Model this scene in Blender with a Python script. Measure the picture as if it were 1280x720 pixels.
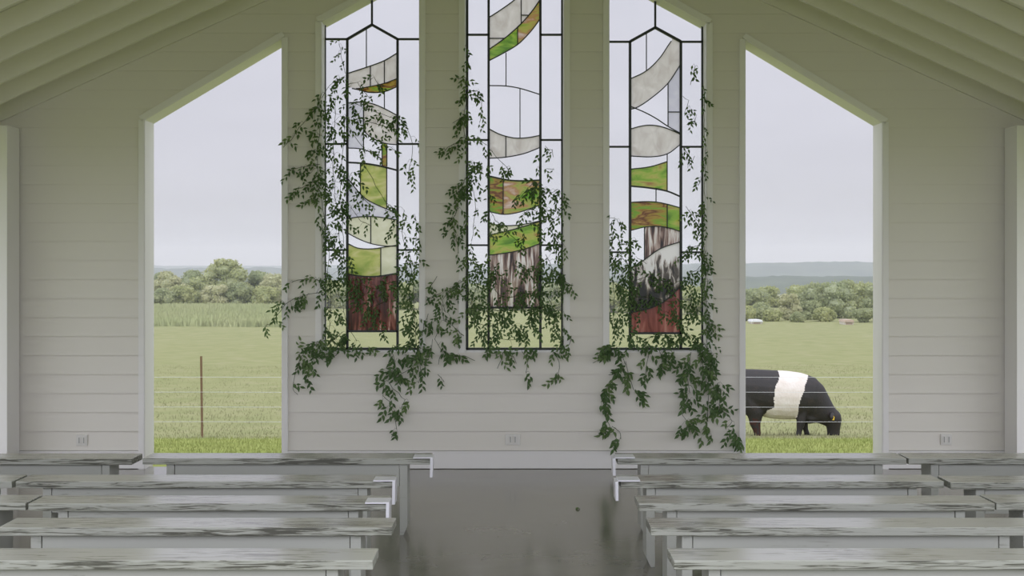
import bpy, bmesh, math, random
import numpy as np
from mathutils import Vector, Matrix, noise as mnoise

sc = bpy.context.scene
for o in list(bpy.data.objects):
    bpy.data.objects.remove(o)

# ------------------------------------------------------------------ camera / world / exposure
F = 2000.0            # focal length in pixels of the 1280 px frame
CH = 1.58             # camera height above the slab
HY = 330.0            # horizon row
cam = bpy.data.cameras.new('camera')
cam.sensor_width = 36.0
cam.lens = 36.0 * F / 1280.0
cam.shift_y = (HY - 360.0) / 1280.0
cam.clip_end = 6000
camo = bpy.data.objects.new('camera', cam)
sc.collection.objects.link(camo)
camo.location = (0, 0, CH)
camo.rotation_euler = (math.radians(90), 0, 0)
sc.camera = camo

sc.view_settings.view_transform = 'Standard'
sc.view_settings.look = 'None'
sc.view_settings.gamma = 1
sc.view_settings.use_curve_mapping = False
sc.view_settings.exposure = 0.0
sc.cycles.max_bounces = 8
sc.cycles.diffuse_bounces = 4
sc.cycles.glossy_bounces = 3
sc.cycles.transparent_max_bounces = 24
sc.cycles.transmission_bounces = 6
sc.cycles.volume_bounces = 1
sc.cycles.caustics_reflective = False
sc.cycles.caustics_refractive = False
sc.cycles.use_denoising = True

SKY_H = (0.595, 0.597, 0.672)     # overcast colour at the horizon
ZEN = 1.9                         # how much brighter the zenith is
SKY_BACK = 2.45                     # brightness of the sky behind the camera against the sky in view
HAZE = 0.0005

w = bpy.data.worlds.new('overcast_sky')
sc.world = w
w.use_nodes = True
nt = w.node_tree
nt.nodes.clear()
tc = nt.nodes.new('ShaderNodeTexCoord')
sx = nt.nodes.new('ShaderNodeSeparateXYZ')
nt.links.new(tc.outputs['Generated'], sx.inputs[0])
mr = nt.nodes.new('ShaderNodeMapRange')
mr.inputs['From Min'].default_value = 0.0
mr.inputs['From Max'].default_value = 1.0
mr.inputs['To Min'].default_value = 1.0
mr.inputs['To Max'].default_value = ZEN
nt.links.new(sx.outputs['Z'], mr.inputs['Value'])
mp = nt.nodes.new('ShaderNodeMapping')
mp.inputs['Scale'].default_value = (3, 3, 14)
nt.links.new(tc.outputs['Generated'], mp.inputs[0])
nz = nt.nodes.new('ShaderNodeTexNoise')
nz.inputs['Scale'].default_value = 1.6
nz.inputs['Detail'].default_value = 3
nt.links.new(mp.outputs[0], nz.inputs['Vector'])
mr2 = nt.nodes.new('ShaderNodeMapRange')
mr2.inputs['From Min'].default_value = 0.3
mr2.inputs['From Max'].default_value = 0.7
mr2.inputs['To Min'].default_value = 0.97
mr2.inputs['To Max'].default_value = 1.05
nt.links.new(nz.outputs['Fac'], mr2.inputs['Value'])
az = nt.nodes.new('ShaderNodeMapRange')      # unseen sky behind the camera, brightened to add light to the interior
az.inputs['From Min'].default_value = 0.75
az.inputs['From Max'].default_value = -0.8
az.inputs['To Min'].default_value = 1.0
az.inputs['To Max'].default_value = SKY_BACK
nt.links.new(sx.outputs['Y'], az.inputs['Value'])
ma = nt.nodes.new('ShaderNodeMath'); ma.operation = 'MULTIPLY'
nt.links.new(mr.outputs[0], ma.inputs[0]); nt.links.new(az.outputs[0], ma.inputs[1])
mu = nt.nodes.new('ShaderNodeMath'); mu.operation = 'MULTIPLY'
nt.links.new(ma.outputs[0], mu.inputs[0]); nt.links.new(mr2.outputs[0], mu.inputs[1])
bg = nt.nodes.new('ShaderNodeBackground')
bg.inputs['Color'].default_value = (*SKY_H, 1)
nt.links.new(mu.outputs[0], bg.inputs['Strength'])
wo = nt.nodes.new('ShaderNodeOutputWorld')
nt.links.new(bg.outputs[0], wo.inputs['Surface'])

# ------------------------------------------------------------------ helpers
C = sc.collection
R = random.Random(11)


def PX(x, y, Y):
    """A point of the place that stands at distance Y and shows at column x, row y."""
    return Vector(((x - 640.0) * Y / F, Y, CH - (y - HY) * Y / F))


class MB:
    def __init__(s):
        s.v = []; s.f = []; s.m = []

    def add(s, vs, fs, m=0):
        b = len(s.v)
        s.v.extend([tuple(p) for p in vs])
        for f in fs:
            s.f.append(tuple(b + i for i in f)); s.m.append(m)

    def box(s, x0, x1, y0, y1, z0, z1, m=0):
        s.add([(x0, y0, z0), (x1, y0, z0), (x1, y1, z0), (x0, y1, z0), (x0, y0, z1), (x1, y0, z1), (x1, y1, z1), (x0, y1, z1)],
              [(0, 3, 2, 1), (4, 5, 6, 7), (0, 1, 5, 4), (1, 2, 6, 5), (2, 3, 7, 6), (3, 0, 4, 7)], m)

    def prism(s, pts, y0, y1, m=0):
        """pts: outline in x,z (counter-clockwise seen from the camera) between y0 and y1."""
        n = len(pts)
        vs = [(p[0], y0, p[1]) for p in pts] + [(p[0], y1, p[1]) for p in pts]
        fs = [tuple(range(n)), tuple(range(2 * n - 1, n - 1, -1))]
        for i in range(n):
            j = (i + 1) % n
            fs.append((j, i, n + i, n + j))
        s.add(vs, fs, m)

    def bar(s, a, b, w, y0, y1, m=0):
        """flat bar between the x,z points a and b, w wide, from y0 to y1"""
        dx, dz = b[0] - a[0], b[1] - a[1]
        l = math.hypot(dx, dz) or 1e-9
        nx, nz = -dz / l * w / 2, dx / l * w / 2
        s.prism([(a[0] - nx, a[1] - nz), (b[0] - nx, b[1] - nz), (b[0] + nx, b[1] + nz), (a[0] + nx, a[1] + nz)], y0, y1, m)

    def tube(s, pts, rad, n=6, m=0, cap=True):
        pts = [Vector(p) for p in pts]
        if not hasattr(rad, '__len__'):
            rad = [rad] * len(pts)
        rings = []
        for i, p in enumerate(pts):
            d = (pts[min(i + 1, len(pts) - 1)] - pts[max(i - 1, 0)])
            if d.length < 1e-9:
                d = Vector((0, 0, 1))
            d.normalize()
            u = d.cross(Vector((0, 1, 0)))
            if u.length < 1e-3:
                u = d.cross(Vector((1, 0, 0)))
            u.normalize(); v = d.cross(u)
            rings.append([p + (u * math.cos(2 * math.pi * k / n) + v * math.sin(2 * math.pi * k / n)) * rad[i] for k in range(n)])
        vs = [q for r in rings for q in r]
        fs = []
        for i in range(len(rings) - 1):
            for k in range(n):
                k2 = (k + 1) % n
                fs.append((i * n + k, i * n + k2, (i + 1) * n + k2, (i + 1) * n + k))
        if cap:
            fs.append(tuple(range(n))[::-1]); fs.append(tuple((len(rings) - 1) * n + k for k in range(n)))
        s.add(vs, fs, m)

    def build(s, name, mats, parent=None, smooth=False, bevel=0):
        me = bpy.data.meshes.new(name)
        me.from_pydata(s.v, [], s.f)
        if not isinstance(mats, (list, tuple)):
            mats = [mats]
        for m in mats:
            me.materials.append(m)
        if any(s.m):
            me.polygons.foreach_set('material_index', s.m)
        me.update()
        if smooth:
            me.shade_smooth()
        o = bpy.data.objects.new(name, me)
        C.objects.link(o)
        if parent:
            o.parent = parent
        if bevel:
            b = o.modifiers.new('bevel', 'BEVEL'); b.width = bevel; b.segments = 2; b.limit_method = 'ANGLE'
        return o


def empty(name, loc=(0, 0, 0), rz=0):
    o = bpy.data.objects.new(name, None)
    o.location = loc; o.rotation_euler = (0, 0, rz); o.empty_display_size = .1
    C.objects.link(o)
    return o


def tag(o, label=None, cat=None, group=None, kind=None):
    if label: o['label'] = label
    if cat: o['category'] = cat
    if group: o['group'] = group
    if kind: o['kind'] = kind
    return o


def mat(name, col, rough=.6, spec=.5, noise=None, bump=None, coat=0):
    """noise: (scale vector, second colour, lo, hi)"""
    m = bpy.data.materials.new(name); m.use_nodes = True
    t = m.node_tree; b = t.nodes['Principled BSDF']
    b.inputs['Base Color'].default_value = (*col, 1)
    b.inputs['Roughness'].default_value = rough
    b.inputs['Specular IOR Level'].default_value = spec
    b.inputs['Coat Weight'].default_value = coat
    c = t.nodes.new('ShaderNodeTexCoord')
    if noise:
        sv, c2, lo, hi = noise
        mpn = t.nodes.new('ShaderNodeMapping'); mpn.inputs['Scale'].default_value = sv
        t.links.new(c.outputs['Object'], mpn.inputs[0])
        n = t.nodes.new('ShaderNodeTexNoise'); n.inputs['Scale'].default_value = 1; n.inputs['Detail'].default_value = 5
        n.inputs['Roughness'].default_value = .62
        t.links.new(mpn.outputs[0], n.inputs['Vector'])
        r = t.nodes.new('ShaderNodeValToRGB')
        r.color_ramp.elements[0].position = lo; r.color_ramp.elements[0].color = (*col, 1)
        r.color_ramp.elements[1].position = hi; r.color_ramp.elements[1].color = (*c2, 1)
        t.links.new(n.outputs['Fac'], r.inputs[0]); t.links.new(r.outputs[0], b.inputs['Base Color'])
    if bump:
        sv, st, dist = bump
        mpn = t.nodes.new('ShaderNodeMapping'); mpn.inputs['Scale'].default_value = sv
        t.links.new(c.outputs['Object'], mpn.inputs[0])
        n = t.nodes.new('ShaderNodeTexNoise'); n.inputs['Scale'].default_value = 1; n.inputs['Detail'].default_value = 4
        t.links.new(mpn.outputs[0], n.inputs['Vector'])
        bu = t.nodes.new('ShaderNodeBump'); bu.inputs['Strength'].default_value = st; bu.inputs['Distance'].default_value = dist
        t.links.new(n.outputs['Fac'], bu.inputs['Height']); t.links.new(bu.outputs[0], b.inputs['Normal'])
    return m


PAINT = (.80, .775, .71)
M_wall = mat('white_painted_siding', PAINT, .5, .35, bump=((2, 2, 40), .08, .002))
M_trim = mat('white_painted_trim', (.86, .85, .83), .45, .4)
M_ceil = mat('white_painted_rafter', (.80, .78, .72), .6, .3, noise=((6, 6, 6), (.50, .48, .41), .70, .80))
M_metal = mat('black_painted_metal', (.02, .028, .026), .45)
M_came = mat('dark_lead', (.03, .04, .036), .5)
M_plate = mat('white_plastic', (.78, .77, .73), .4)
M_slot = mat('grey_plastic', (.42, .42, .40), .5)


def wood_mat(name, wear, lo=.52, base=(.60, .60, .56), rough=.42):
    """chalky white paint over dark timber; the worn streaks run along the plank"""
    m = bpy.data.materials.new(name); m.use_nodes = True
    t = m.node_tree; b = t.nodes['Principled BSDF']
    c = t.nodes.new('ShaderNodeTexCoord')
    oi = t.nodes.new('ShaderNodeObjectInfo')
    vm = t.nodes.new('ShaderNodeVectorMath'); vm.operation = 'ADD'
    sc_ = t.nodes.new('ShaderNodeVectorMath'); sc_.operation = 'SCALE'
    cmb = t.nodes.new('ShaderNodeCombineXYZ')
    t.links.new(oi.outputs['Random'], cmb.inputs[0]); t.links.new(oi.outputs['Random'], cmb.inputs[2]); t.links.new(oi.outputs['Random'], cmb.inputs[1])
    t.links.new(cmb.outputs[0], sc_.inputs[0]); sc_.inputs['Scale'].default_value = 37
    t.links.new(c.outputs['Object'], vm.inputs[0]); t.links.new(sc_.outputs[0], vm.inputs[1])
    mpn = t.nodes.new('ShaderNodeMapping'); mpn.inputs['Scale'].default_value = (5.5, 60, 120)
    t.links.new(vm.outputs[0], mpn.inputs[0])
    n = t.nodes.new('ShaderNodeTexNoise'); n.inputs['Scale'].default_value = 1; n.inputs['Detail'].default_value = 6
    n.inputs['Roughness'].default_value = .6; n.inputs['Distortion'].default_value = .9
    t.links.new(mpn.outputs[0], n.inputs['Vector'])
    n2 = t.nodes.new('ShaderNodeTexNoise'); n2.inputs['Scale'].default_value = 2.2; n2.inputs['Detail'].default_value = 2
    t.links.new(vm.outputs[0], n2.inputs['Vector'])
    mr_ = t.nodes.new('ShaderNodeMath'); mr_.operation = 'MULTIPLY_ADD'
    t.links.new(n2.outputs['Fac'], mr_.inputs[0]); mr_.inputs[1].default_value = .5; mr_.inputs[2].default_value = -.25
    ad = t.nodes.new('ShaderNodeMath'); ad.operation = 'ADD'
    t.links.new(n.outputs['Fac'], ad.inputs[0]); t.links.new(mr_.outputs[0], ad.inputs[1])
    r = t.nodes.new('ShaderNodeValToRGB')
    e = r.color_ramp.elements
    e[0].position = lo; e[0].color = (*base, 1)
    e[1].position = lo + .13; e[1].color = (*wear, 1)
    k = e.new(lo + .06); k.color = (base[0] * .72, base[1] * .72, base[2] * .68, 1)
    t.links.new(ad.outputs[0], r.inputs[0]); t.links.new(r.outputs[0], b.inputs['Base Color'])
    b.inputs['Roughness'].default_value = rough
    b.inputs['Specular IOR Level'].default_value = .5
    bu = t.nodes.new('ShaderNodeBump'); bu.inputs['Strength'].default_value = .12; bu.inputs['Distance'].default_value = .001
    bu.invert = True
    t.links.new(ad.outputs[0], bu.inputs['Height']); t.links.new(bu.outputs[0], b.inputs['Normal'])
    return m


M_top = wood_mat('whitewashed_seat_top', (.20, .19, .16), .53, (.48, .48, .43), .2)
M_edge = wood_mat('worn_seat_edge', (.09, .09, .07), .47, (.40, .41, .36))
M_leg = wood_mat('whitewashed_leg', (.30, .29, .26), .66, (.42, .43, .39))

# ------------------------------------------------------------------ large structure: wall, openings, ceiling, floor
WY = 12.35            # inner face of the end wall
WT = 0.28             # wall thickness
S = F / WY


def wx(x): return (x - 640.0) / S
def wz(y): return CH - (y - HY) / S


CX = wx(642)
XL, XR = -4.12, 4.16
ROOF_K, RIDGE = .455, 4.475
FRONT = 5.0           # roof cut short at this unseen front to let more daylight in


def roof_z(x): return RIDGE - ROOF_K * abs(x - CX)


# openings as (x0, x1, z bottom, [top outline from left to right])
op = {
    1: (wx(181), wx(353.5), 0.0, [(wx(181), wz(150)), (wx(353.5), wz(47.5))]),
    2: (wx(401.5), wx(525), wz(440.5), [(wx(401.5), wz(27)), (wx(525), wz(-40))]),
    3: (wx(580.5), wx(705.5), wz(440.5), [(wx(580.5), wz(-72)), (wx(643), wz(-106)), (wx(705.5), wz(-72))]),
    4: (wx(760.5), wx(883.5), wz(440.5), [(wx(760.5), wz(-38)), (wx(883.5), wz(29))]),
    5: (wx(930.5), wx(1102.8), 0.0, [(wx(930.5), wz(49.5)), (wx(1102.8), wz(153))]),
}
# siding: zigzag lap boards
Z0, DZ = .144, .1463


def siding(mb, x0, x1, zlo_fn, zhi_fn, lim_lo, lim_hi):
    """lap boards between x0 and x1, clipped by straight lines below and above"""
    bm = bmesh.new()
    zs = []
    k = 0
    while Z0 + k * DZ < lim_hi:
        if Z0 + (k + 1) * DZ > lim_lo:
            zs.append(Z0 + k * DZ)
        k += 1
    for z in zs:
        a = [bm.verts.new((x0, WY - .018, z)), bm.verts.new((x1, WY - .018, z)), bm.verts.new((x1, WY - .003, z + DZ)), bm.verts.new((x0, WY - .003, z + DZ))]
        bm.faces.new(a)
        b = [bm.verts.new((x0, WY - .003, z)), bm.verts.new((x1, WY - .003, z)), bm.verts.new((x1, WY - .018, z)), bm.verts.new((x0, WY - .018, z))]
        bm.faces.new(b)
    for fn, side in ((zlo_fn, -1), (zhi_fn, 1)):
        if fn is None:
            continue
        za, zb = fn(x0), fn(x1)
        nrm = Vector((-(zb - za), 0, (x1 - x0))).normalized() * side
        bmesh.ops.bisect_plane(bm, geom=bm.verts[:] + bm.edges[:] + bm.faces[:], plane_co=(x0, 0, za), plane_no=nrm, clear_outer=True, dist=1e-6)
    bm.verts.ensure_lookup_table()
    bm.verts.index_update()
    mb.add([v.co[:] for v in bm.verts], [[v.index for v in f.verts] for f in bm.faces])
    bm.free()


wall = MB()
tops = {}
# piers
edges = [XL] + [e for k in (1, 2, 3, 4, 5) for e in op[k][:2]] + [XR]
piers = [(edges[i], edges[i + 1]) for i in range(0, len(edges), 2)]
for (a, b) in piers:
    spl = [a, b] if not (a < CX < b) else [a, CX, b]
    for p, q in zip(spl, spl[1:]):
        wall.prism([(p, -.25), (q, -.25), (q, roof_z(q) + .02), (p, roof_z(p) + .02)], WY, WY + WT)
        siding(wall, p, q, None, roof_z, .144, 5)
for k in op:
    x0, x1, zb, top = op[k]
    seq = list(top)
    for (p, zp), (q, zq) in zip(seq, seq[1:]):
        spl = [p, q] if not (p < CX - 1e-6 and q > CX + 1e-6) else [p, CX, q]
        for u, v in zip(spl, spl[1:]):
            zu = zp + (zq - zp) * (u - p) / (q - p); zv = zp + (zq - zp) * (v - p) / (q - p)
            wall.prism([(u, zu), (v, zv), (v, roof_z(v) + .02), (u, roof_z(u) + .02)], WY, WY + WT)
            siding(wall, u, v, (lambda x, u=u, v=v, zu=zu, zv=zv: zu + (zv - zu) * (x - u) / (v - u)), roof_z, min(zu, zv), 5)
    if zb > 0:
        wall.prism([(x0, -.25), (x1, -.25), (x1, zb), (x0, zb)], WY, WY + WT)
        siding(wall, x0, x1, None, lambda x: zb, .144, zb)
tag(wall.build('wall_back', M_wall), kind='structure')

# casings round each opening (thin flat boards and the lining of the reveal)
for k in op:
    x0, x1, zb, top = op[k]
    cs = MB()
    wcs = .042
    y0, y1 = WY - .034, WY - .001
    out = [(x0, zb)] + top + [(x1, zb)]
    pairs = list(zip(out, out[1:]))
    for (a, b) in pairs:
        # board outside the opening edge: offset to the left of the travel direction
        dx, dz = b[0] - a[0], b[1] - a[1]
        l = math.hypot(dx, dz); nx, nz = -dz / l * wcs, dx / l * wcs
        ex, ez = dx / l * .02, dz / l * .02
        if abs(dx) < 1e-6:
            ex = ez = 0
        q = [(a[0] - ex, a[1] - ez), (b[0] + ex, b[1] + ez), (b[0] + nx + ex, b[1] + nz + ez), (a[0] + nx - ex, a[1] + nz - ez)]
        cs.prism(q, y0, y1)
        # reveal lining
        t = .006
        q = [(a[0], a[1]), (b[0], b[1]), (b[0] + nx / wcs * t, b[1] + nz / wcs * t), (a[0] + nx / wcs * t, a[1] + nz / wcs * t)]
        q2 = [(p[0] - nx / wcs * t, p[1] - nz / wcs * t) for p in q]
        cs.prism(q2, WY - .022, WY + WT + .01)
    if zb > 0:
        cs.prism([(x0, zb), (x1, zb), (x1, zb + .008), (x0, zb + .008)], WY - .022, WY + WT + .01)
    tag(cs.build('trim_%d' % k, M_trim), kind='structure')

bb = MB()
for (a, b) in [(XL, op[1][0] - .042), (op[1][1] + .042, op[5][0] - .042), (op[5][1] + .042, XR)]:
    bb.box(a, b, WY - .024, WY - .002, 0.004, .126)
    bb.box(a, b, WY - .03, WY - .002, .126, .14)
tag(bb.build('baseboard_back', M_trim, bevel=.002), kind='structure')

# side posts, plates, rafters, roof deck
for sgn, side in ((-1, 'left'), (1, 'right')):
    xin = wx(22) + .03 if sgn < 0 else wx(1258) - .03
    beam = MB()
    beam.box(min(xin + sgn * .12, xin + sgn * .26), max(xin + sgn * .12, xin + sgn * .26), FRONT, WY - .02, 2.56, roof_z(xin + sgn * .26) - .004)
    tag(beam.build('trim_plate_' + side, M_trim), kind='structure')
    for i, y in enumerate((12.0, 8.5, 5.0)):
        p = MB()
        p.box(min(xin, xin + sgn * .30), max(xin, xin + sgn * .30), y, y + .30, 0.002, 2.622)
        tag(p.build('post', M_trim, bevel=.004), kind='structure')
    yl = []
    Y = WY - .045
    i = 0
    while Y > FRONT - .1:
        xo = sgn * 4.7
        r = MB()
        c0 = CX + sgn * .03
        r.prism([(c0, roof_z(c0)), (xo, roof_z(xo)), (xo, roof_z(xo) + .15), (c0, roof_z(c0) + .15)] if sgn > 0 else
                [(xo, roof_z(xo)), (c0, roof_z(c0)), (c0, roof_z(c0) + .15), (xo, roof_z(xo) + .15)], Y - .0, Y + .04)
        tag(r.build('rafter', M_ceil), kind='structure')
        Y -= .565
        i += 1
    d = MB()
    a, b = (CX, 4.9) if sgn > 0 else (-4.9, CX)
    d.prism([(a, roof_z(a) + .152), (b, roof_z(b) + .152), (b, roof_z(b) + .19), (a, roof_z(a) + .19)], FRONT - .4, WY + .45)
    tag(d.build('ceiling', M_ceil), kind='structure')
rb = MB(); rb.box(CX - .025, CX + .025, FRONT - .3, WY + .3, RIDGE - .02, RIDGE + .14)
tag(rb.build('ridge_beam', M_ceil), kind='structure')

# polished concrete slab
m = bpy.data.materials.new('polished_concrete'); m.use_nodes = True
t = m.node_tree; b = t.nodes['Principled BSDF']
c = t.nodes.new('ShaderNodeTexCoord')
n1 = t.nodes.new('ShaderNodeTexNoise'); n1.inputs['Scale'].default_value = 1.3; n1.inputs['Detail'].default_value = 7; n1.inputs['Roughness'].default_value = .6
t.links.new(c.outputs['Object'], n1.inputs['Vector'])
r = t.nodes.new('ShaderNodeValToRGB')
r.color_ramp.elements[0].position = .35; r.color_ramp.elements[0].color = (.19, .18, .15, 1)
r.color_ramp.elements[1].position = .68; r.color_ramp.elements[1].color = (.245, .23, .19, 1)
t.links.new(n1.outputs['Fac'], r.inputs[0]); t.links.new(r.outputs[0], b.inputs['Base Color'])
r2 = t.nodes.new('ShaderNodeValToRGB')
r2.color_ramp.elements[0].position = .3; r2.color_ramp.elements[0].color = (.11, .11, .11, 1)
r2.color_ramp.elements[1].position = .75; r2.color_ramp.elements[1].color = (.17, .17, .17, 1)
t.links.new(n1.outputs['Fac'], r2.inputs[0]); t.links.new(r2.outputs[0], b.inputs['Roughness'])
b.inputs['Specular IOR Level'].default_value = .45
fl = MB(); fl.box(-4.5, 4.5, FRONT - .5, WY + .12, -.25, 0)
tag(fl.build('floor', m), kind='structure')

# ------------------------------------------------------------------ land outside
PR = [(12.6, -.07), (20, -.72), (27.4, -1.40), (34, -1.85), (60, -3.0), (100, -4.35), (150, -5.4), (200, -6.1), (280, -5.7), (420, -7.5), (700, -14), (3000, -30)]


def ground_z(x, y):
    if y <= PR[0][0]:
        base = PR[0][1] if y > 12 else PR[0][1] - .0
    else:
        base = PR[-1][1]
        for (a, za), (b, zb) in zip(PR, PR[1:]):
            if a <= y <= b:
                base = za + (zb - za) * (y - a) / (b - a)
                break
    u = .05 * min(1, max(0, (y - 30) / 30)) * mnoise.noise((x * .05, y * .05, 0)) * 6
    return base + u


ys = list(np.unique(np.concatenate([np.linspace(-40, 12.5, 8), np.linspace(12.6, 60, 60), np.geomspace(60, 900, 50)])))
xs_ = np.linspace(-1, 1, 81)
g = MB()
vs = []
for y in ys:
    half = 30 + max(0, y) * 1.0
    for u in xs_:
        x = u * half
        vs.append((x, y, ground_z(x, y) if y >= 12.4 else -.3))
fs = []
nx_ = len(xs_)
for j in range(len(ys) - 1):
    for i in range(nx_ - 1):
        fs.append((j * nx_ + i, j * nx_ + i + 1, (j + 1) * nx_ + i + 1, (j + 1) * nx_ + i))
g.add(vs, fs)
m = bpy.data.materials.new('meadow'); m.use_nodes = True
t = m.node_tree; b = t.nodes['Principled BSDF']; b.inputs['Roughness'].default_value = .95; b.inputs['Specular IOR Level'].default_value = .1
c = t.nodes.new('ShaderNodeTexCoord')
s2 = t.nodes.new('ShaderNodeSeparateXYZ'); t.links.new(c.outputs['Object'], s2.inputs[0])


def nramp(t, c, scale, cols, det=6, coord='Object'):
    mpn = t.nodes.new('ShaderNodeMapping'); mpn.inputs['Scale'].default_value = scale
    t.links.new(c.outputs[coord], mpn.inputs[0])
    n = t.nodes.new('ShaderNodeTexNoise'); n.inputs['Scale'].default_value = 1; n.inputs['Detail'].default_value = det
    t.links.new(mpn.outputs[0], n.inputs['Vector'])
    r = t.nodes.new('ShaderNodeValToRGB')
    e = r.color_ramp.elements
    e[0].position = cols[0][0]; e[0].color = (*cols[0][1], 1)
    e[1].position = cols[-1][0]; e[1].color = (*cols[-1][1], 1)
    for p, cc in cols[1:-1]:
        k = e.new(p); k.color = (*cc, 1)
    t.links.new(n.outputs['Fac'], r.inputs[0])
    return r


ra = nramp(t, c, (.8, .45, 1), [(.3, (.225, .245, .105)), (.55, (.26, .27, .125)), (.75, (.29, .285, .155))])
rm = nramp(t, c, (.35, 1.3, 1), [(.3, (.21, .26, .06)), (.7, (.27, .30, .085))])
st = t.nodes.new('ShaderNodeMapRange'); st.inputs['From Min'].default_value = 26.2; st.inputs['From Max'].default_value = 27.4
t.links.new(s2.outputs['Y'], st.inputs['Value'])
mx = t.nodes.new('ShaderNodeMix'); mx.data_type = 'RGBA'
t.links.new(st.outputs[0], mx.inputs['Factor']); t.links.new(rm.outputs[0], mx.inputs[6]); t.links.new(ra.outputs[0], mx.inputs[7])
t.links.new(mx.outputs[2], b.inputs['Base Color'])
M_meadow = m
tag(g.build('ground', m, smooth=True), kind='structure')


def leafy(name, a, b_, scale=1.0, rough=.8, trans=.25):
    m = bpy.data.materials.new(name); m.use_nodes = True
    t = m.node_tree; p = t.nodes['Principled BSDF']
    p.inputs['Roughness'].default_value = rough; p.inputs['Specular IOR Level'].default_value = .25
    c = t.nodes.new('ShaderNodeTexCoord')
    r = nramp(t, c, (scale, scale, scale), [(.3, a), (.7, b_)], 4)
    t.links.new(r.outputs[0], p.inputs['Base Color'])
    tr = t.nodes.new('ShaderNodeBsdfTranslucent'); t.links.new(r.outputs[0], tr.inputs['Color'])
    ms = t.nodes.new('ShaderNodeMixShader'); ms.inputs[0].default_value = trans
    t.links.new(p.outputs[0], ms.inputs[1]); t.links.new(tr.outputs[0], ms.inputs[2])
    t.links.new(ms.outputs[0], t.nodes['Material Output'].inputs['Surface'])
    return m


# hills
M_hill = leafy('wooded_hill', (.05, .07, .055), (.10, .125, .09), .03)


def ridge(name, Y, x0, x1, top, base, seed, thick=120):
    mb = MB(); n = 260
    rows = 7
    vs = []
    for j in range(rows):
        tt = j / (rows - 1)
        for i in range(n + 1):
            u = i / n; x = x0 + (x1 - x0) * u
            h = top(u, x)
            h += 1.6 * (Y / 1500) * mnoise.noise((x * .03 * 1500 / Y, seed, j * .7)) + 1.1 * (Y / 1500) * mnoise.noise((x * .12 * 1500 / Y, seed + 3, j))
            z = base + (h - base) * math.sin(tt * math.pi / 2)
            vs.append((x, Y + thick * tt, z))
    fs = [(j * (n + 1) + i, j * (n + 1) + i + 1, (j + 1) * (n + 1) + i + 1, (j + 1) * (n + 1) + i) for j in range(rows - 1) for i in range(n)]
    mb.add(vs, fs)
    tag(mb.build(name, M_hill, smooth=True), kind='structure')


def hz(y, Y): return CH - (y - HY) * Y / F
ridge('hill', 2400, -1300, 1300, lambda u, x: hz(331.5 + 1.5 * math.sin(x * .009), 2400), -60, 1, 500)
ridge('hill', 1500, -800, 800, lambda u, x: hz(330 if x > 0 else 336, 1500) + (x > 0) * min(2.2, max(0, (x - 220) * .02)), -60, 5, 300)
ridge('hill', 800, -450, 450, lambda u, x: hz(349 if x > 0 else 352, 800), -30, 9, 200)

# thin summer haze over the valley
hb = MB(); hb.box(-2200, 2200, 80, 3400, -80, 38)
m = bpy.data.materials.new('haze'); m.use_nodes = True
t = m.node_tree; t.nodes.clear()
vsn = t.nodes.new('ShaderNodeVolumeScatter'); vsn.inputs['Density'].default_value = HAZE; vsn.inputs['Color'].default_value = (.86, .93, 1, 1)
vsn.inputs['Anisotropy'].default_value = .55
mo = t.nodes.new('ShaderNodeOutputMaterial'); t.links.new(vsn.outputs[0], mo.inputs['Volume'])
hz_o = hb.build('haze', m)
tag(hz_o, 'thin pale haze over the distant hills and woods', 'haze', kind='stuff')

# ------------------------------------------------------------------ grass
def grass(name, spots, mats, label):
    V = np.zeros((len(spots) * 3, 3)); 
    k = 0
    for (x, y, h, wd) in spots:
        z = ground_z(x, y) - .02
        a = R.uniform(-.6, .6); lx = R.uniform(-.35, .35) * h; ly = R.uniform(-.3, .3) * h
        ca, sa = math.cos(a) * wd, math.sin(a) * wd
        V[k] = (x - ca, y - sa, z); V[k + 1] = (x + ca, y + sa, z); V[k + 2] = (x + lx, y + ly, z + h); k += 3
    n = len(spots)
    me = bpy.data.meshes.new(name)
    me.vertices.add(3 * n); me.loops.add(3 * n); me.polygons.add(n)
    me.vertices.foreach_set('co', V.ravel())
    me.loops.foreach_set('vertex_index', np.arange(3 * n, dtype=np.int32))
    me.polygons.foreach_set('loop_start', np.arange(0, 3 * n, 3, dtype=np.int32))
    for q in mats: me.materials.append(q)
    me.polygons.foreach_set('material_index', np.random.RandomState(3).randint(0, len(mats), n).astype(np.int32))
    me.update(calc_edges=True)
    nrm = np.random.RandomState(5).normal(0, .16, (3 * n, 3)); nrm[:, 2] = 1
    me.normals_split_custom_set([tuple(v) for v in (nrm / np.linalg.norm(nrm, axis=1)[:, None])])
    o = bpy.data.objects.new(name, me); C.objects.link(o)
    tag(o, label, 'grass', kind='stuff')
    return o


G1 = leafy('lawn_blade', (.23, .28, .065), (.29, .32, .095), .8, trans=.3)
G2 = leafy('meadow_blade', (.27, .285, .125), (.31, .315, .155), .5, trans=.3)
G3 = leafy('seeding_blade', (.29, .29, .15), (.34, .33, .19), .5, trans=.3)
sp = []
for _ in range(26000):
    y = 15 + 12.4 * R.random()
    half = .31 * y
    x = R.uniform(-half, half)
    sp.append((x, y, R.uniform(.03, .07), .006))
grass('lawn_grass', sp, [G1], 'short mown bright green grass strip just outside the chapel')
sp = []
for _ in range(30000):
    y = 27.2 + 60 * R.random() ** 1.5
    half = .30 * y
    x = R.uniform(-half, half)
    sp.append((x, y, R.uniform(.03, .08) * (1 + .5 * mnoise.noise((x * .4, y * .2, 1))), .008 + y * .00012))
grass('meadow_grass', sp, [G2, G2, G2, G3], 'taller pale green pasture grass beyond the wire fence')
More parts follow.
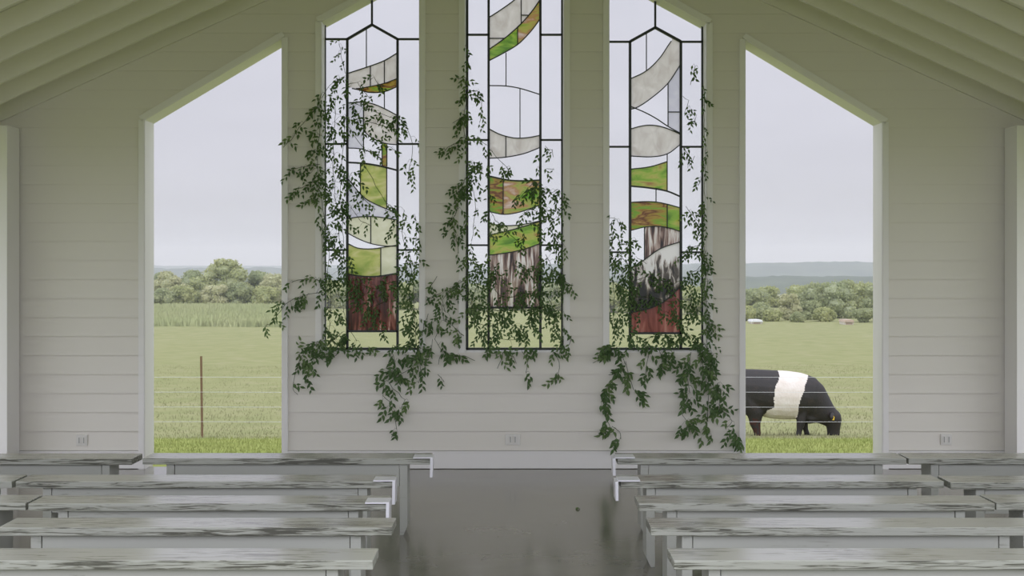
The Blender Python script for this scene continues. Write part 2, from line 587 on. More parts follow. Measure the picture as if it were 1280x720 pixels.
# strip of taller crop rows seen through the left opening
sp = []
for row in range(14):
    yy = 192 + row * 5.5
    for _ in range(1500):
        x = R.uniform(-75, -.136 * yy)
        sp.append((x, yy + R.uniform(-.5, .5), R.uniform(.6, 1.15), .16))
M_crop = leafy('crop_leaf', (.40, .46, .21), (.48, .51, .26), .1, trans=.3)
grass('crop_rows', sp, [M_crop], 'rows of bright green crop at the far edge of the left field')['category'] = 'crop'

# ------------------------------------------------------------------ far trees
TM = [leafy('tree_leaf_green', (.36, .40, .18), (.50, .51, .25), .25, trans=.45), leafy('tree_leaf_dark', (.31, .36, .19), (.45, .47, .25), .25, trans=.45),
      leafy('tree_leaf_pale', (.47, .48, .27), (.58, .57, .35), .25, trans=.45)]
TC = [mat('tree_core_green', (.30, .33, .17), .9), mat('tree_core_dark', (.25, .28, .16), .9), mat('tree_core_pale', (.38, .40, .24), .9)]
M_bark = mat('grey_bark', (.13, .115, .09), .9)


KINDN = ['mid green', 'dark green', 'pale green']
ORD = ['leftmost', 'second from the left', 'third from the left', 'fourth from the left', 'fifth from the left', 'sixth from the left', 'seventh from the left',
       'eighth from the left', 'ninth from the left', 'tenth from the left', 'eleventh from the left', 'twelfth from the left', 'thirteenth from the left', 'rightmost']


def wood(rows, text, group, seed):
    rows = sorted(rows)
    for i, (px, Y, tp, wd, k) in enumerate(rows):
        place = 'rightmost' if i == len(rows) - 1 else ORD[i]
        tree(px, Y, tp, wd, k, '%s tree %s' % (place, text), group, seed + i)


def tree(px, Y, htop, wpx, kind, label, group, seed):
    """tree at column px and distance Y whose crown tops out at row htop and is wpx columns wide"""
    rr = random.Random(seed)
    X = (px - 640) * Y / F; zb = ground_z(X, Y)
    H = CH - (htop - HY) * Y / F - zb; W = wpx * Y / F
    root = empty('tree', (X, Y, zb)); tag(root, label, 'tree', group)
    tr = MB()
    tr.tube([(0, 0, -.2), (rr.uniform(-.1, .1), 0, H * .25), (rr.uniform(-.3, .3), 0, H * .6)], [W * .03 + .08, W * .022 + .06, .05], 7)
    for q in range(4):
        a = rr.uniform(0, 6.28)
        tr.tube([(0, 0, H * .22), (math.cos(a) * W * .15, math.sin(a) * W * .15, H * .4), (math.cos(a) * W * .3, math.sin(a) * W * .3, H * .6)], [.09, .07, .03], 5)
    tr.build('trunk', M_bark, root)
    lobes = []
    nl = 24
    for i in range(nl):
        a = rr.uniform(0, 6.28); rad = W * .5 * math.sqrt(rr.random()) * .72
        zz = H * rr.uniform(.12, .76); lr_ = W * rr.uniform(.10, .19)
        env = 1 - .45 * abs(zz / H - .45) * 2
        if i < 6:
            zz = H - lr_ * .82 - i * .035 * H; env *= .75
        lobes.append((math.cos(a) * rad * env, math.sin(a) * rad * env * .8, zz, lr_))
    cr = MB()
    ico = bmesh.new(); bmesh.ops.create_icosphere(ico, subdivisions=2, radius=1)
    iv = [v.co.copy() for v in ico.verts]; ifc = [[v.index for v in f.verts] for f in ico.faces]; ico.free()
    cen = []
    for (lx, ly, lz, lr) in lobes:
        top = min(1.0, (H - lz) / lr) if lz + lr > H else 1.0
        vs = []
        for v in iv:
            dd = 1 + .28 * 1.4 * mnoise.noise(v * 2.6 + Vector((lx, ly, seed)))
            vs.append((lx + v.x * lr * dd * .88, ly + v.y * lr * dd * .88, lz + v.z * lr * dd * .8 * (top if v.z > 0 else 1) * .92))
        cr.add(vs, ifc, 1)
        for q in range(230):
            d = Vector((rr.gauss(0, 1), rr.gauss(0, 1), rr.gauss(0, 1))).normalized()
            k = rr.uniform(.82, 1.12) if rr.random() < .75 else rr.uniform(1.05, 1.38)
            p = Vector((lx + d.x * lr * k, ly + d.y * lr * k, lz + d.z * lr * k * .8 * (top if d.z > 0 else 1)))
            s = rr.uniform(.10, .26) * (Y / 240)
            u = Vector((rr.gauss(0, 1), rr.gauss(0, 1), rr.gauss(0, 1))).normalized(); v2 = u.cross(d)
            if v2.length < .05: continue
            v2.normalize()
            cr.add([p - u * s, p + v2 * s * .7, p + u * s, p - v2 * s * .7], [(0, 1, 2, 3)], 0)
    cr.build('crown', [TM[kind], TC[kind]], root)


LG = 'woodland trees seen through the left opening'
RG = 'woodland trees seen through the right opening'
CG = 'woodland trees seen behind the stained glass panels'
tree(285, 285, 322.5, 72, 0, 'tallest broad rounded tree in the left opening', None, 1)
tree(213, 290, 338, 52, 2, 'pale green rounded tree at the left edge of the left opening', None, 2)
wood([(192, 310, 341, 45, 1), (243, 300, 337, 50, 1), (250, 284, 345, 48, 0), (322, 288, 338, 50, 1),
                                         (345, 282, 342, 48, 2), (300, 279, 352, 46, 1), (268, 277, 356, 44, 2), (228, 279, 356, 44, 0),
                                         (200, 277, 360, 40, 1), (330, 277, 358, 44, 0), (366, 290, 340, 50, 1)], 'in the hazy wood behind the left crop field', LG, 20)
tree(1046, 225, 349, 66, 1, 'tallest dark green tree in the right opening', None, 3)
tree(985, 215, 367, 34, 2, 'pale yellow-green tree left of centre in the right opening', None, 4)
wood([(938, 260, 361, 52, 1), (962, 270, 358, 50, 0), (1000, 275, 356, 56, 0), (1022, 250, 353, 54, 1),
                                         (1078, 255, 352, 52, 0), (1100, 245, 354, 52, 1), (1012, 218, 376, 36, 1), (950, 222, 378, 40, 1),
                                         (965, 212, 388, 26, 0), (1030, 212, 384, 34, 0), (1083, 210, 385, 36, 1), (1106, 214, 380, 40, 0), (998, 210, 390, 24, 1), (932, 214, 382, 34, 0)], 'in the wood of the right opening', RG, 50)
wood([(410, 270, 350, 55, 0), (450, 265, 352, 60, 1), (495, 260, 352, 60, 0), (525, 262, 350, 55, 1), (590, 255, 354, 60, 1), (640, 255, 352, 60, 0),
                                         (690, 250, 352, 60, 1), (765, 245, 352, 60, 0), (820, 240, 353, 60, 1), (870, 238, 355, 58, 0), (905, 240, 358, 55, 1)], 'in the wood behind the stained glass', CG, 90)

# two tiny farm sheds at the wood's edge
M_shed = mat('pale_shed_wall', (.62, .58, .50), .7); M_sroof = mat('tan_shed_roof', (.42, .33, .25), .7); M_sroof2 = mat('pale_metal_roof', (.66, .68, .68), .4)


def shed(px, Y, wpx, hpx, roofm, label):
    X = (px - 640) * Y / F; z = ground_z(X, Y) - .1; W = wpx * Y / F; H = hpx * Y / F
    root = empty('shed', (X, Y, z)); tag(root, label, 'shed')
    a = MB(); a.prism([(-W / 2, 0), (W / 2, 0), (W / 2, H * .62), (0, H * .62), (-W / 2, H * .62)], -1.6, 1.6); a.build('wall', M_shed, root)
    a = MB(); a.prism([(-W * .56, H * .6), (W * .56, H * .6), (W * .42, H), (-W * .42, H)], -1.9, 1.9); a.build('roof', roofm, root)
    a = MB(); a.box(-.4, .4, -1.66, -1.58, .1, H * .5); a.build('door', M_sroof, root)


shed(1058, 203, 11, 7, M_sroof, 'small tan-roofed shed at the wood edge in the right opening')
shed(944, 206, 13, 6, M_sroof2, 'low pale metal-roofed shed at the left of the right opening')

# ------------------------------------------------------------------ wire fence
FY = 27.4
M_rust = mat('rusty_steel', (.16, .10, .055), .8); M_wire = mat('galvanised_wire', (.62, .63, .64), .45)
PXS = [(253, 0.0), (553, 0), (733, 0), (905, 0), (1118, 0)]
root = empty('wire_fence', (0, FY, ground_z(0, FY))); tag(root, 'rusty steel post and thin wire fence crossing the pasture', 'fence')
zg0 = ground_z(0, FY)
for px, _ in PXS:
    X = (px - 640) * FY / F
    p = MB()
    zt = 1.40
    p.box(X - .022 - .02, X + .022 - .02, -.004, .004, zt - .001, zt)
    def tp(dx0, dx1, y0, y1):
        b = len(p.v)
        p.add([(X + dx0, y0, -.25), (X + dx1, y0, -.25), (X + dx1, y1, -.25), (X + dx0, y1, -.25),
               (X - .022 + dx0, y0, zt), (X - .022 + dx1, y0, zt), (X - .022 + dx1, y1, zt), (X - .022 + dx0, y1, zt)],
              [(0, 3, 2, 1), (4, 5, 6, 7), (0, 1, 5, 4), (1, 2, 6, 5), (2, 3, 7, 6), (3, 0, 4, 7)])
    tp(-.019, .019, -.004, .004); tp(-.004, .004, .004, .035)
    for q in range(16):
        z = .15 + q * .078
        p.box(X - .006 - .022 * z / zt, X + .006 - .022 * z / zt, -.011, -.004, z, z + .012)
    p.build('fence_post', M_rust, root)
for zpx in (471.3, 490, 508.7, 527):
    z = CH - (zpx - HY) * FY / F - zg0
    wv = MB()
    for xa, xb in zip([-16] + [(p[0] - 640) * FY / F for p in PXS], [(p[0] - 640) * FY / F for p in PXS] + [16]):
        wv.tube([(xa + (xb - xa) * k / 6, -.014, z - .004 * math.sin(math.pi * k / 6)) for k in range(7)], .0027, 5, cap=False)
    wv.build('wire', M_wire, root)

# ------------------------------------------------------------------ belted cow
CY = 28.6; CS = F / CY


def cow():
    gz = ground_z((980 - 640) / CS, CY)
    base = Vector(((980 - 640) / CS, CY, gz))
    def P(x, y, dy=0): return Vector(((x - 980) / CS, dy, (546.5 - y) / CS))
    mb = MB()
    def loft(rings, n=20):
        """rings: centre, in-plane radius, side radius; in-plane normal from the path"""
        cs = [r[0] for r in rings]; out = []
        for i, (c0, ri, rs) in enumerate(rings):
            d = (cs[min(i + 1, len(cs) - 1)] - cs[max(i - 1, 0)]).normalized()
            side = Vector((0, 1, 0)); side = (side - d * side.dot(d)).normalized()
            nrm = side.cross(d)
            for k in range(n):
                a = 2 * math.pi * k / n
                out.append(c0 + nrm * math.sin(a) * ri + side * math.cos(a) * rs)
        fs = []
        for i in range(len(rings) - 1):
            for k in range(n):
                k2 = (k + 1) % n
                fs.append((i * n + k, i * n + k2, (i + 1) * n + k2, (i + 1) * n + k))
        fs.append(tuple(range(n))[::-1]); fs.append(tuple((len(rings) - 1) * n + k for k in range(n)))
        mb.add(out, fs)
    T = [(902, 475, 497, .10), (906, 468, 508, .19), (914, 464.5, 516, .25), (925, 463.5, 518, .29), (938, 463.5, 519, .30), (952, 464, 522, .33),
         (968, 465, 526, .365), (984, 466, 527, .37), (998, 468, 526.5, .34), (1008, 471.5, 526, .30), (1016, 475, 526, .25)]
    loft([(P(x, (a + b) / 2), (b - a) / 2 / CS, wv) for x, a, b, wv in T])
    # neck reaching down to the grass
    N = [((1006, 498), 26, .28), ((1013, 504), 25.5, .24), ((1019.5, 509.5), 22, .20), ((1026, 515), 18.5, .17), ((1033, 520.5), 14.5, .15), ((1039.5, 525.5), 12, .13)]
    loft([(P(*c0), r_ / CS, s_) for c0, r_, s_ in N])
    # head
    Hd = [((1041, 516), 6.5, .09), ((1041.5, 521), 9.5, .125), ((1042, 527), 10.3, .135), ((1041.8, 534), 9.3, .11), ((1041.8, 541), 8.2, .088), ((1042, 546.5), 8.0, .088), ((1042.2, 549.5), 6.5, .072)]
    loft([(P(*c0), r_ / CS, s_) for c0, r_, s_ in Hd], 16)
    # brisket
    loft([(P(1002, 520), 8 / CS, .15), (P(1012, 525), 7.5 / CS, .16), (P(1022, 524), 6.5 / CS, .13)])
    def leg(pts):
        loft([(P(x, y, dy), r_ / CS, r_ / CS * sf) for (x, y, dy, r_, sf) in pts], 12)
    # front legs (near one is the one nearest the camera: negative y)
    leg([(1001, 505, -.17, 8, .8), (1000, 518, -.18, 6.3, .8), (999, 527, -.18, 6.0, .8), (998, 534, -.18, 4.9, .8), (996.8, 540, -.18, 3.6, .9), (996, 543.5, -.18, 3.7, 1), (995.4, 546.8, -.18, 4.0, 1)])
    leg([(1003, 508, .17, 8, .8), (1005, 520, .17, 6, .8), (1006.5, 529, .17, 5.8, .8), (1008, 535.5, .17, 4.6, .85), (1009.4, 541, .17, 3.5, .9), (1010.4, 544, .17, 3.6, 1), (1011, 547, .17, 3.9, 1)])
    # hind legs: stifle high in front, hock behind, steep shank
    leg([(928, 495, -.16, 17, .55), (936, 508, -.18, 13, .6), (943, 518, -.18, 11, .6), (942, 525, -.18, 8.6, .6), (942, 531, -.18, 7, .65), (944, 538, -.18, 5.0, .8), (945, 543, -.18, 4.4, .9), (945.5, 546.8, -.18, 4.4, 1)])
    leg([(915, 495, .16, 15, .55), (917, 508, .17, 12, .6), (919, 518, .17, 10, .6), (916, 526, .17, 7.8, .65), (915.5, 532, .17, 6, .7), (917, 539, .17, 4.6, .8), (917.8, 543, .17, 4.2, .9), (918.5, 546.8, .17, 4.3, 1)])
    tmp = mb.build('tmp_cow', M_bark)
    md = tmp.modifiers.new('r', 'REMESH'); md.mode = 'VOXEL'; md.voxel_size = .018
    sm = tmp.modifiers.new('s', 'SMOOTH'); sm.factor = .6; sm.iterations = 7
    dg = bpy.context.evaluated_depsgraph_get()
    me = bpy.data.meshes.new_from_object(tmp.evaluated_get(dg))
    me.name = 'cow_body'
    bpy.data.objects.remove(tmp)
    # coat
    mblack = mat('black_coat', (.021, .019, .018), .55, .4, noise=((9, 9, 9), (.035, .026, .022), .5, .75), bump=((60, 60, 25), .5, .01))
    mwhite = mat('white_belt_coat', (.66, .60, .54), .8, .2, noise=((7, 7, 7), (.74, .70, .66), .4, .7), bump=((45, 45, 18), .6, .012))
    mrust = mat('rusty_brown_coat', (.055, .028, .022), .8, .2)
    me.materials.clear()
    for q in (mblack, mwhite, mrust): me.materials.append(q)
    rear = [(460, 971.5), (470, 972), (478, 969.5), (487, 964), (510, 964), (514, 956), (524, 952), (560, 952)]
    frnt = [(460, 1013), (470, 1011.5), (478, 1005), (490, 1001), (500, 997), (508, 994.5), (524, 993.5), (560, 993)]
    def ip(tb, y):
        for (a, xa), (b, xb) in zip(tb, tb[1:]):
            if y <= b: return xa + (xb - xa) * max(0, (y - a)) / (b - a)
        return tb[-1][1]
    idx = []
    for p in me.polygons:
        x = 980 + p.center.x * CS; y = 546.5 - p.center.z * CS
        j = mnoise.noise(p.center * 9) * 1.4
        k = 1 if (ip(rear, y) + j < x < ip(frnt, y) + j and y < 530) else 0
        if k == 0 and x < 960 and y > 526 + 5 * mnoise.noise(p.center * 11) and mnoise.noise(p.center * 14) > -.1: k = 2
        idx.append(k)
    me.polygons.foreach_set('material_index', idx)
    me.shade_smooth()
    root = empty('cow', base); tag(root, 'belted black and white cow grazing in the pasture', 'cow')
    bo = bpy.data.objects.new('body', me); C.objects.link(bo); bo.parent = root
    # ears, tag, eyes, tail, muzzle
    mb2 = MB()
    for sgn in (-1, 1):
        e = MB()
        a = P(1039, 518.5, sgn * .11)
        b1 = a + Vector((-.03, sgn * .08, -.03)); tip = a + Vector((-.045, sgn * .15, -.10))
        loftp = [(a, .018), ((a + b1) / 2, .042), (b1, .05), ((b1 + tip) / 2, .04), (tip, .008)]
        e.tube([q[0] for q in loftp], [q[1] for q in loftp], 8)
        eo = e.build('ear', mblack, root, smooth=True)
        if sgn < 0:
            tg = MB(); q = P(1037.8, 523.5, -.235)
            tg.prism([(q.x - .024, q.z - .035), (q.x + .024, q.z - .035), (q.x + .03, q.z + .022), (q.x + .012, q.z + .04), (q.x - .012, q.z + .04), (q.x - .03, q.z + .022)], q.y - .004, q.y + .004)
            to = tg.build('ear_tag', mat('yellow_tag', (.75, .50, .04), .5), eo); to['label'] = 'yellow ear tag'
        ey = MB(); q = P(1046, 529, sgn * .112)
        ey.tube([q + Vector((0, -.012, 0)), q + Vector((0, -.006, 0)), q, q + Vector((0, .006, 0)), q + Vector((0, .012, 0))], [.004, .014, .017, .014, .004], 8)
        ey.build('eye', mat('dark_eye', (.01, .008, .008), .15), root, smooth=True)
    tl = MB(); tl.tube([P(903, 470), P(899.5, 474), P(898.5, 485), P(899, 505), P(899.5, 515), P(900, 528), P(900, 534)], [.03, .028, .02, .018, .03, .045, .01], 8)
    tl.build('tail', mblack, root, smooth=True)
    for (x, dy) in ((995.6, -.18), (1011, .17), (945.7, -.18), (918.7, .17)):
        h = MB(); q = P(x, 547, dy); h.tube([q + Vector((0, 0, -.005)), q + Vector((0, 0, .045))], [.052, .042], 10); h.build('hoof', M_metal, root, smooth=True)


cow()

# ------------------------------------------------------------------ stained glass panels
PY = WY + .20
PS = F / PY


def gx(x): return (x - 640.0) / PS
def gz_(y): return CH - (y - HY) / PS


def glass_mat(name, cols, scale, opacity=.8, det=5, distort=.6, zt=None):
    m = bpy.data.materials.new(name); m.use_nodes = True
    t = m.node_tree; t.nodes.clear()
    c = t.nodes.new('ShaderNodeTexCoord')
    mpn = t.nodes.new('ShaderNodeMapping'); mpn.inputs['Scale'].default_value = scale
    t.links.new(c.outputs['Object'], mpn.inputs[0])
    n = t.nodes.new('ShaderNodeTexNoise'); n.inputs['Scale'].default_value = 1; n.inputs['Detail'].default_value = det; n.inputs['Distortion'].default_value = distort
    t.links.new(mpn.outputs[0], n.inputs['Vector'])
    r = t.nodes.new('ShaderNodeValToRGB'); e = r.color_ramp.elements
    e[0].position = cols[0][0]; e[0].color = (*cols[0][1], 1); e[1].position = cols[-1][0]; e[1].color = (*cols[-1][1], 1)
    for p, cc in cols[1:-1]:
        k = e.new(p); k.color = (*cc, 1)
    if zt:      # smears thicken towards one end of the piece
        sp_ = t.nodes.new('ShaderNodeSeparateXYZ'); t.links.new(c.outputs['Object'], sp_.inputs[0])
        q1 = t.nodes.new('ShaderNodeMath'); q1.operation = 'MULTIPLY_ADD'; q1.inputs[1].default_value = zt[1]; q1.inputs[2].default_value = -zt[0] * zt[1]
        t.links.new(sp_.outputs['Z'], q1.inputs[0])
        q2 = t.nodes.new('ShaderNodeMath'); q2.operation = 'ADD'; t.links.new(q1.outputs[0], q2.inputs[0]); t.links.new(n.outputs['Fac'], q2.inputs[1])
        t.links.new(q2.outputs[0], r.inputs[0])
    else:
        t.links.new(n.outputs['Fac'], r.inputs[0])
    tr = t.nodes.new('ShaderNodeBsdfTranslucent'); t.links.new(r.outputs[0], tr.inputs['Color'])
    tp = t.nodes.new('ShaderNodeBsdfTransparent'); t.links.new(r.outputs[0], tp.inputs['Color'])
    ms = t.nodes.new('ShaderNodeMixShader'); ms.inputs[0].default_value = opacity
    t.links.new(tp.outputs[0], ms.inputs[1]); t.links.new(tr.outputs[0], ms.inputs[2])
    gl = t.nodes.new('ShaderNodeBsdfGlossy'); gl.inputs['Roughness'].default_value = .1
    m2 = t.nodes.new('ShaderNodeMixShader'); m2.inputs[0].default_value = .025
    t.links.new(ms.outputs[0], m2.inputs[1]); t.links.new(gl.outputs[0], m2.inputs[2])
    o = t.nodes.new('ShaderNodeOutputMaterial'); t.links.new(m2.outputs[0], o.inputs['Surface'])
    return m


GM = {
    'clear': glass_mat('clear_glass', [(.3, (.95, .96, .96)), (.7, (.98, .98, .98))], (3, 3, 3), 0.0),
    'opal': glass_mat('grey_opal_glass', [(.3, (.58, .54, .49)), (.7, (.80, .77, .73))], (14, 1, 9), .6),
    'lilac': glass_mat('lilac_grey_glass', [(.3, (.60, .60, .68)), (.7, (.75, .75, .80))], (8, 1, 8), .5),
    'cream': glass_mat('cream_glass', [(.3, (.66, .66, .46)), (.7, (.80, .80, .62))], (8, 1, 8), .6),
    'green': glass_mat('green_streaked_glass', [(.32, (.09, .22, .015)), (.46, (.24, .42, .04)), (.56, (.42, .44, .09)), (.68, (.34, .20, .06))], (6, 1, 14), .6),
    'moss': glass_mat('green_brown_streaked_glass', [(.32, (.40, .38, .06)), (.42, (.15, .33, .02)), (.51, (.36, .24, .035)), (.58, (.12, .035, .01)), (.68, (.42, .26, .06))], (5, 1, 22), .65),
    'olive': glass_mat('yellow_green_streaked_glass', [(.3, (.24, .34, .05)), (.5, (.46, .50, .13)), (.7, (.66, .60, .30))], (6, 1, 14), .6),
    'rose': glass_mat('rose_green_glass', [(.34, (.14, .34, .03)), (.45, (.40, .40, .09)), (.54, (.42, .23, .10)), (.66, (.68, .56, .50))], (4, 1, 12), .65),
    'bark': glass_mat('brown_white_streaked_glass', [(.38, (.025, .02, .02)), (.46, (.14, .085, .07)), (.53, (.38, .28, .24)), (.62, (.72, .68, .66))], (34, 1, 4), .75),
    'snow': glass_mat('white_glass_with_dark_smears', [(.36, (.02, .022, .02)), (.45, (.12, .10, .085)), (.50, (.48, .43, .41)), (.58, (.76, .74, .74))], (24, 1, 7), .75, zt=(.62, .95)),
    'wine': glass_mat('burgundy_streaked_glass', [(.36, (.025, .012, .012)), (.5, (.10, .028, .025)), (.60, (.24, .09, .075)), (.68, (.55, .42, .38))], (26, 1, 4), .8),
    'red': glass_mat('dusty_red_glass', [(.35, (.12, .03, .03)), (.55, (.26, .08, .075)), (.70, (.42, .20, .18))], (20, 1, 3), .75),
}
LBL = {'olive': 'yellow-green streaked glass', 'opal': 'mottled grey glass', 'lilac': 'lilac grey glass', 'cream': 'cream glass', 'green': 'streaked green glass', 'moss': 'green and brown streaked glass',
       'rose': 'rose and green streaked glass', 'bark': 'brown and white streaked glass', 'snow': 'white glass with dark smears', 'wine': 'dark burgundy glass', 'red': 'dusty red glass'}


def crv(pts):
    """smooth curve through x-sorted points, extended straight at the ends"""
    xs = [p[0] for p in pts]; yv = [p[1] for p in pts]; n = len(xs)
    d = []
    for i in range(n):
        a = max(0, i - 1); b = min(n - 1, i + 1)
        d.append((yv[b] - yv[a]) / (xs[b] - xs[a]))
    def f(x):
        if x <= xs[0]: return yv[0] + d[0] * (x - xs[0])
        if x >= xs[-1]: return yv[-1] + d[-1] * (x - xs[-1])
        for i in range(n - 1):
            if x <= xs[i + 1]:
                h = xs[i + 1] - xs[i]; t = (x - xs[i]) / h
                return (yv[i] * (2 * t**3 - 3 * t**2 + 1) + d[i] * h * (t**3 - 2 * t**2 + t) + yv[i + 1] * (-2 * t**3 + 3 * t**2) + d[i + 1] * h * (t**3 - t**2))
    return f


def flat(y): return lambda x: y


class Panel:
    def __init__(s, label, x0, x1, top, bottom, name='stained_glass_panel'):
        s.x0, s.x1, s.top, s.bot = x0, x1, top, bottom
        zb = gz_(bottom)
        s.loc = Vector((gx((x0 + x1) / 2), PY, zb))
        s.root = empty(name, s.loc); tag(s.root, label, 'stained glass', 'stained glass panels in black frames' )
        s.fr = MB(); s.cl = MB()

    def p(s, x, y): return (gx(x) - s.loc.x, gz_(y) - s.loc.z)

    def heavy(s, pts, w=2.9):
        for a, b in zip(pts, pts[1:]):
            s.fr.bar(s.p(*a), s.p(*b), w / PS, -.016, .016)

    def lead(s, f, a, b, w=1.25):
        n = max(2, int(abs(b - a) / 4)); pts = [(a + (b - a) * i / n, f(a + (b - a) * i / n)) for i in range(n + 1)]
        mb = MB()
        for u, v in zip(pts, pts[1:]):
            mb.bar(s.p(*u), s.p(*v), w / PS, -.007, .007)
        mb.build('lead_came', M_came, s.root)

    def vert(s, x, a, b, w=1.2):
        mb = MB(); mb.bar(s.p(x, b), s.p(x, a), w / PS, -.007, .007); mb.build('lead_came', M_came, s.root)

    def horiz(s, a, b, y, w=1.2):
        mb = MB(); mb.bar(s.p(a, y), s.p(b, y), w / PS, -.007, .007); mb.build('lead_came', M_came, s.root)

    def pane(s, kind, a, b, ft, fb, dy=0):
        n = max(3, int((b - a) / 3)); xs = [a + (b - a) * i / n for i in range(n + 1)]
        mb = s.cl if kind == 'clear' else MB()
        up = [s.p(x, ft(x)) for x in xs]; lo = [s.p(x, max(fb(x), ft(x) + .02)) for x in xs]
        for i in range(n):
            q = [lo[i], lo[i + 1], up[i + 1], up[i]]
            mb.add([(u[0], dy, u[1]) for u in q], [(0, 1, 2, 3)])
        if kind != 'clear':
            o = mb.build('glass_piece', GM[kind], s.root); o['label'] = LBL[kind]

    def done(s):
        s.fr.build('frame', M_metal, s.root)
        s.cl.build('clear_glass', GM['clear'], s.root)


# --- left panel
A = Panel('left stained glass panel, cream and green pieces over a dark burgundy base', 405, 526.5, None, 437)
top = lambda x: 28 - .545 * (x - 405)
A.heavy([(405.8, 437), (405.8, 27)], 3.2); A.heavy([(525.5, 437), (525.5, top(525.5))], 3.2)
A.heavy([(405, 28), (526.5, top(526.5))], 3.2); A.heavy([(405, 436), (526, 436)], 3)
ml, mrr = 434.2, 497
A.heavy([(ml, 436), (ml, 49), (465, 31), (mrr, 49), (mrr, 436)], 3.0)
A.heavy([(465, 31), (465, top(465))], 2.4)
for y in (49, 180, 312.5):
    A.heavy([(405, y), (ml, y)], 2.3); A.heavy([(mrr, y), (526, y)], 2.3)
A.heavy([(ml, 414), (mrr, 414)], 2.6)
c1 = crv([(434, 92), (460, 83.5), (480, 76), (497, 66)])
c2a = crv([(434, 108), (445, 110.7), (465, 107.6), (481, 104), (497, 98)])
c2b = crv([(434, 109.5), (447, 112), (462, 115.6), (480.7, 114.5), (497, 108)])
c3 = crv([(434, 129), (450, 127.5), (465, 129.5), (480, 135.5), (497, 144.5)])
c4 = crv([(454.5, 164), (465, 172.5), (480, 179), (497, 181)])
c5 = crv([(434, 185), (450, 186), (465, 191), (478, 199.5)])
c6 = crv([(434, 203), (455, 204.3), (475, 207.5), (497, 213)])
c7 = crv([(434, 222), (453, 245), (471, 256), (497, 266)])
c8 = crv([(434, 273.5), (450, 271), (470, 271), (497, 275)])
c9 = crv([(434, 291), (447, 298), (462, 304), (480, 307.5), (497, 307.5)])
c10 = crv([(434, 304), (447, 310), (465, 311), (480, 309), (497, 306.5)])
c11 = crv([(434, 342), (450, 345), (470, 345.5), (497, 341.5)])
hat = lambda x: 31 + abs(x - 465) * (18 / 31.5)
A.pane('clear', 405, ml, top, flat(436)); A.pane('clear', mrr, 526, top, flat(436)); A.pane('clear', ml, mrr, top, c1)
A.pane('opal', ml, mrr, c1, c2a); A.pane('moss', 445, mrr, c2a, c2b); A.pane('clear', ml, mrr, c2b, c3)
A.pane('lilac', ml, 454.5, c3, c5); A.pane('opal', 454.5, mrr, c3, c4); A.pane('clear', 454.5, 477.6, c4, c5)
A.pane('moss', 477.6, 483.7, c4, c6); A.pane('clear', 483.7, mrr, c4, c6); A.pane('clear', ml, 477.6, c5, c6)
A.pane('clear', ml, 450.5, c6, c7); A.pane('olive', 450.5, 483.5, c6, c7); A.pane('clear', 483.5, mrr, c6, c7)
A.pane('lilac', ml, mrr, c7, c8); A.pane('cream', ml, 463.5, c8, c9); A.pane('cream', 463.5, mrr, c8, c9)
A.pane('clear', ml, mrr, c9, c10); A.pane('olive', ml, 476, c10, c11); A.pane('cream', 476, mrr, c10, c11)
A.pane('wine', ml, mrr, c11, flat(414)); A.pane('clear', ml, mrr, flat(414), flat(436))
A.vert(458, hat(458), c1(458))
for x in (463, 480.5): A.vert(x, c1(x), c2a(x))
A.lead(c1, ml, mrr); A.lead(c2a, 445, mrr, 1); A.lead(c2b, 440, mrr); A.lead(c3, ml, mrr); A.vert(480.5, c2b(480.5), c3(480.5))
A.vert(454.5, c3(454.5), c5(454.5)); A.lead(c4, 454.5, mrr); A.lead(c5, ml, 477.6)
A.vert(477.6, 181, 207); A.vert(483.7, 181, 208); A.lead(c6, ml, mrr, 2.2)
A.vert(450.5, 204, c7(450.5)); A.vert(483.5, 209, c7(483.5)); A.lead(c7, ml, mrr); A.lead(c8, ml, mrr); A.vert(463.5, 271, 304)
A.lead(c9, ml, mrr); A.lead(c10, ml, mrr); A.vert(476, 310, 345); A.lead(c11, ml, mrr, 1.6)
A.done()

# --- centre panel
B = Panel('tall centre stained glass panel with rose, green and brown pieces', 583, 703.5, None, 437)
top = lambda x: -101 + .545 * abs(x - 643.2)
B.heavy([(584, 437), (584, top(584))], 3); B.heavy([(702.8, 437), (702.8, top(702.8))], 3)
B.heavy([(583, top(583)), (643.2, -101), (703.5, top(703.5))], 3.2); B.heavy([(583, 436), (703.5, 436)], 3)
ml, mrr = 610.8, 675.5
B.heavy([(ml, 436), (ml, -62), (643.2, -82), (mrr, -62), (mrr, 436)], 3.0); B.heavy([(643.2, -82), (643.2, -101)], 2.4)
for y in (-62, 43.5, 175, 306.5):
    B.heavy([(583, y), (ml, y)], 2.3); B.heavy([(mrr, y), (703.5, y)], 2.3)
B.heavy([(ml, 384.5), (mrr, 384.5)], 2.6)
d1 = crv([(611, 22), (625, 13), (643, 0), (655, -12), (676, -32)])
d2 = crv([(611, 62), (630, 48.5), (650, 31), (665, 14), (676, -2)])
d3 = crv([(611, 76), (630, 66), (648, 55), (662, 41), (670, 31), (676, 22)])
d4 = crv([(611, 107), (632, 107.5), (650, 110.5), (676, 118.5)])
d5 = crv([(611, 161), (625, 168), (643, 172.5), (660, 172), (676, 169)])
d6 = crv([(611, 198), (632, 196.5), (655, 192), (676, 184)])
d7 = crv([(611, 220), (635, 225), (655, 226), (676, 225)])
d8 = crv([(611, 264.5), (630, 268), (650, 265), (676, 256)])
d9 = crv([(611, 279.5), (630, 282), (650, 281), (676, 276)])
d10 = crv([(611, 294), (635, 288.5), (655, 283), (676, 276.5)])
d11 = crv([(611, 319), (640, 315), (660, 310), (676, 304)])
B.pane('clear', 583, ml, top, flat(436)); B.pane('clear', mrr, 703.5, top, flat(436))
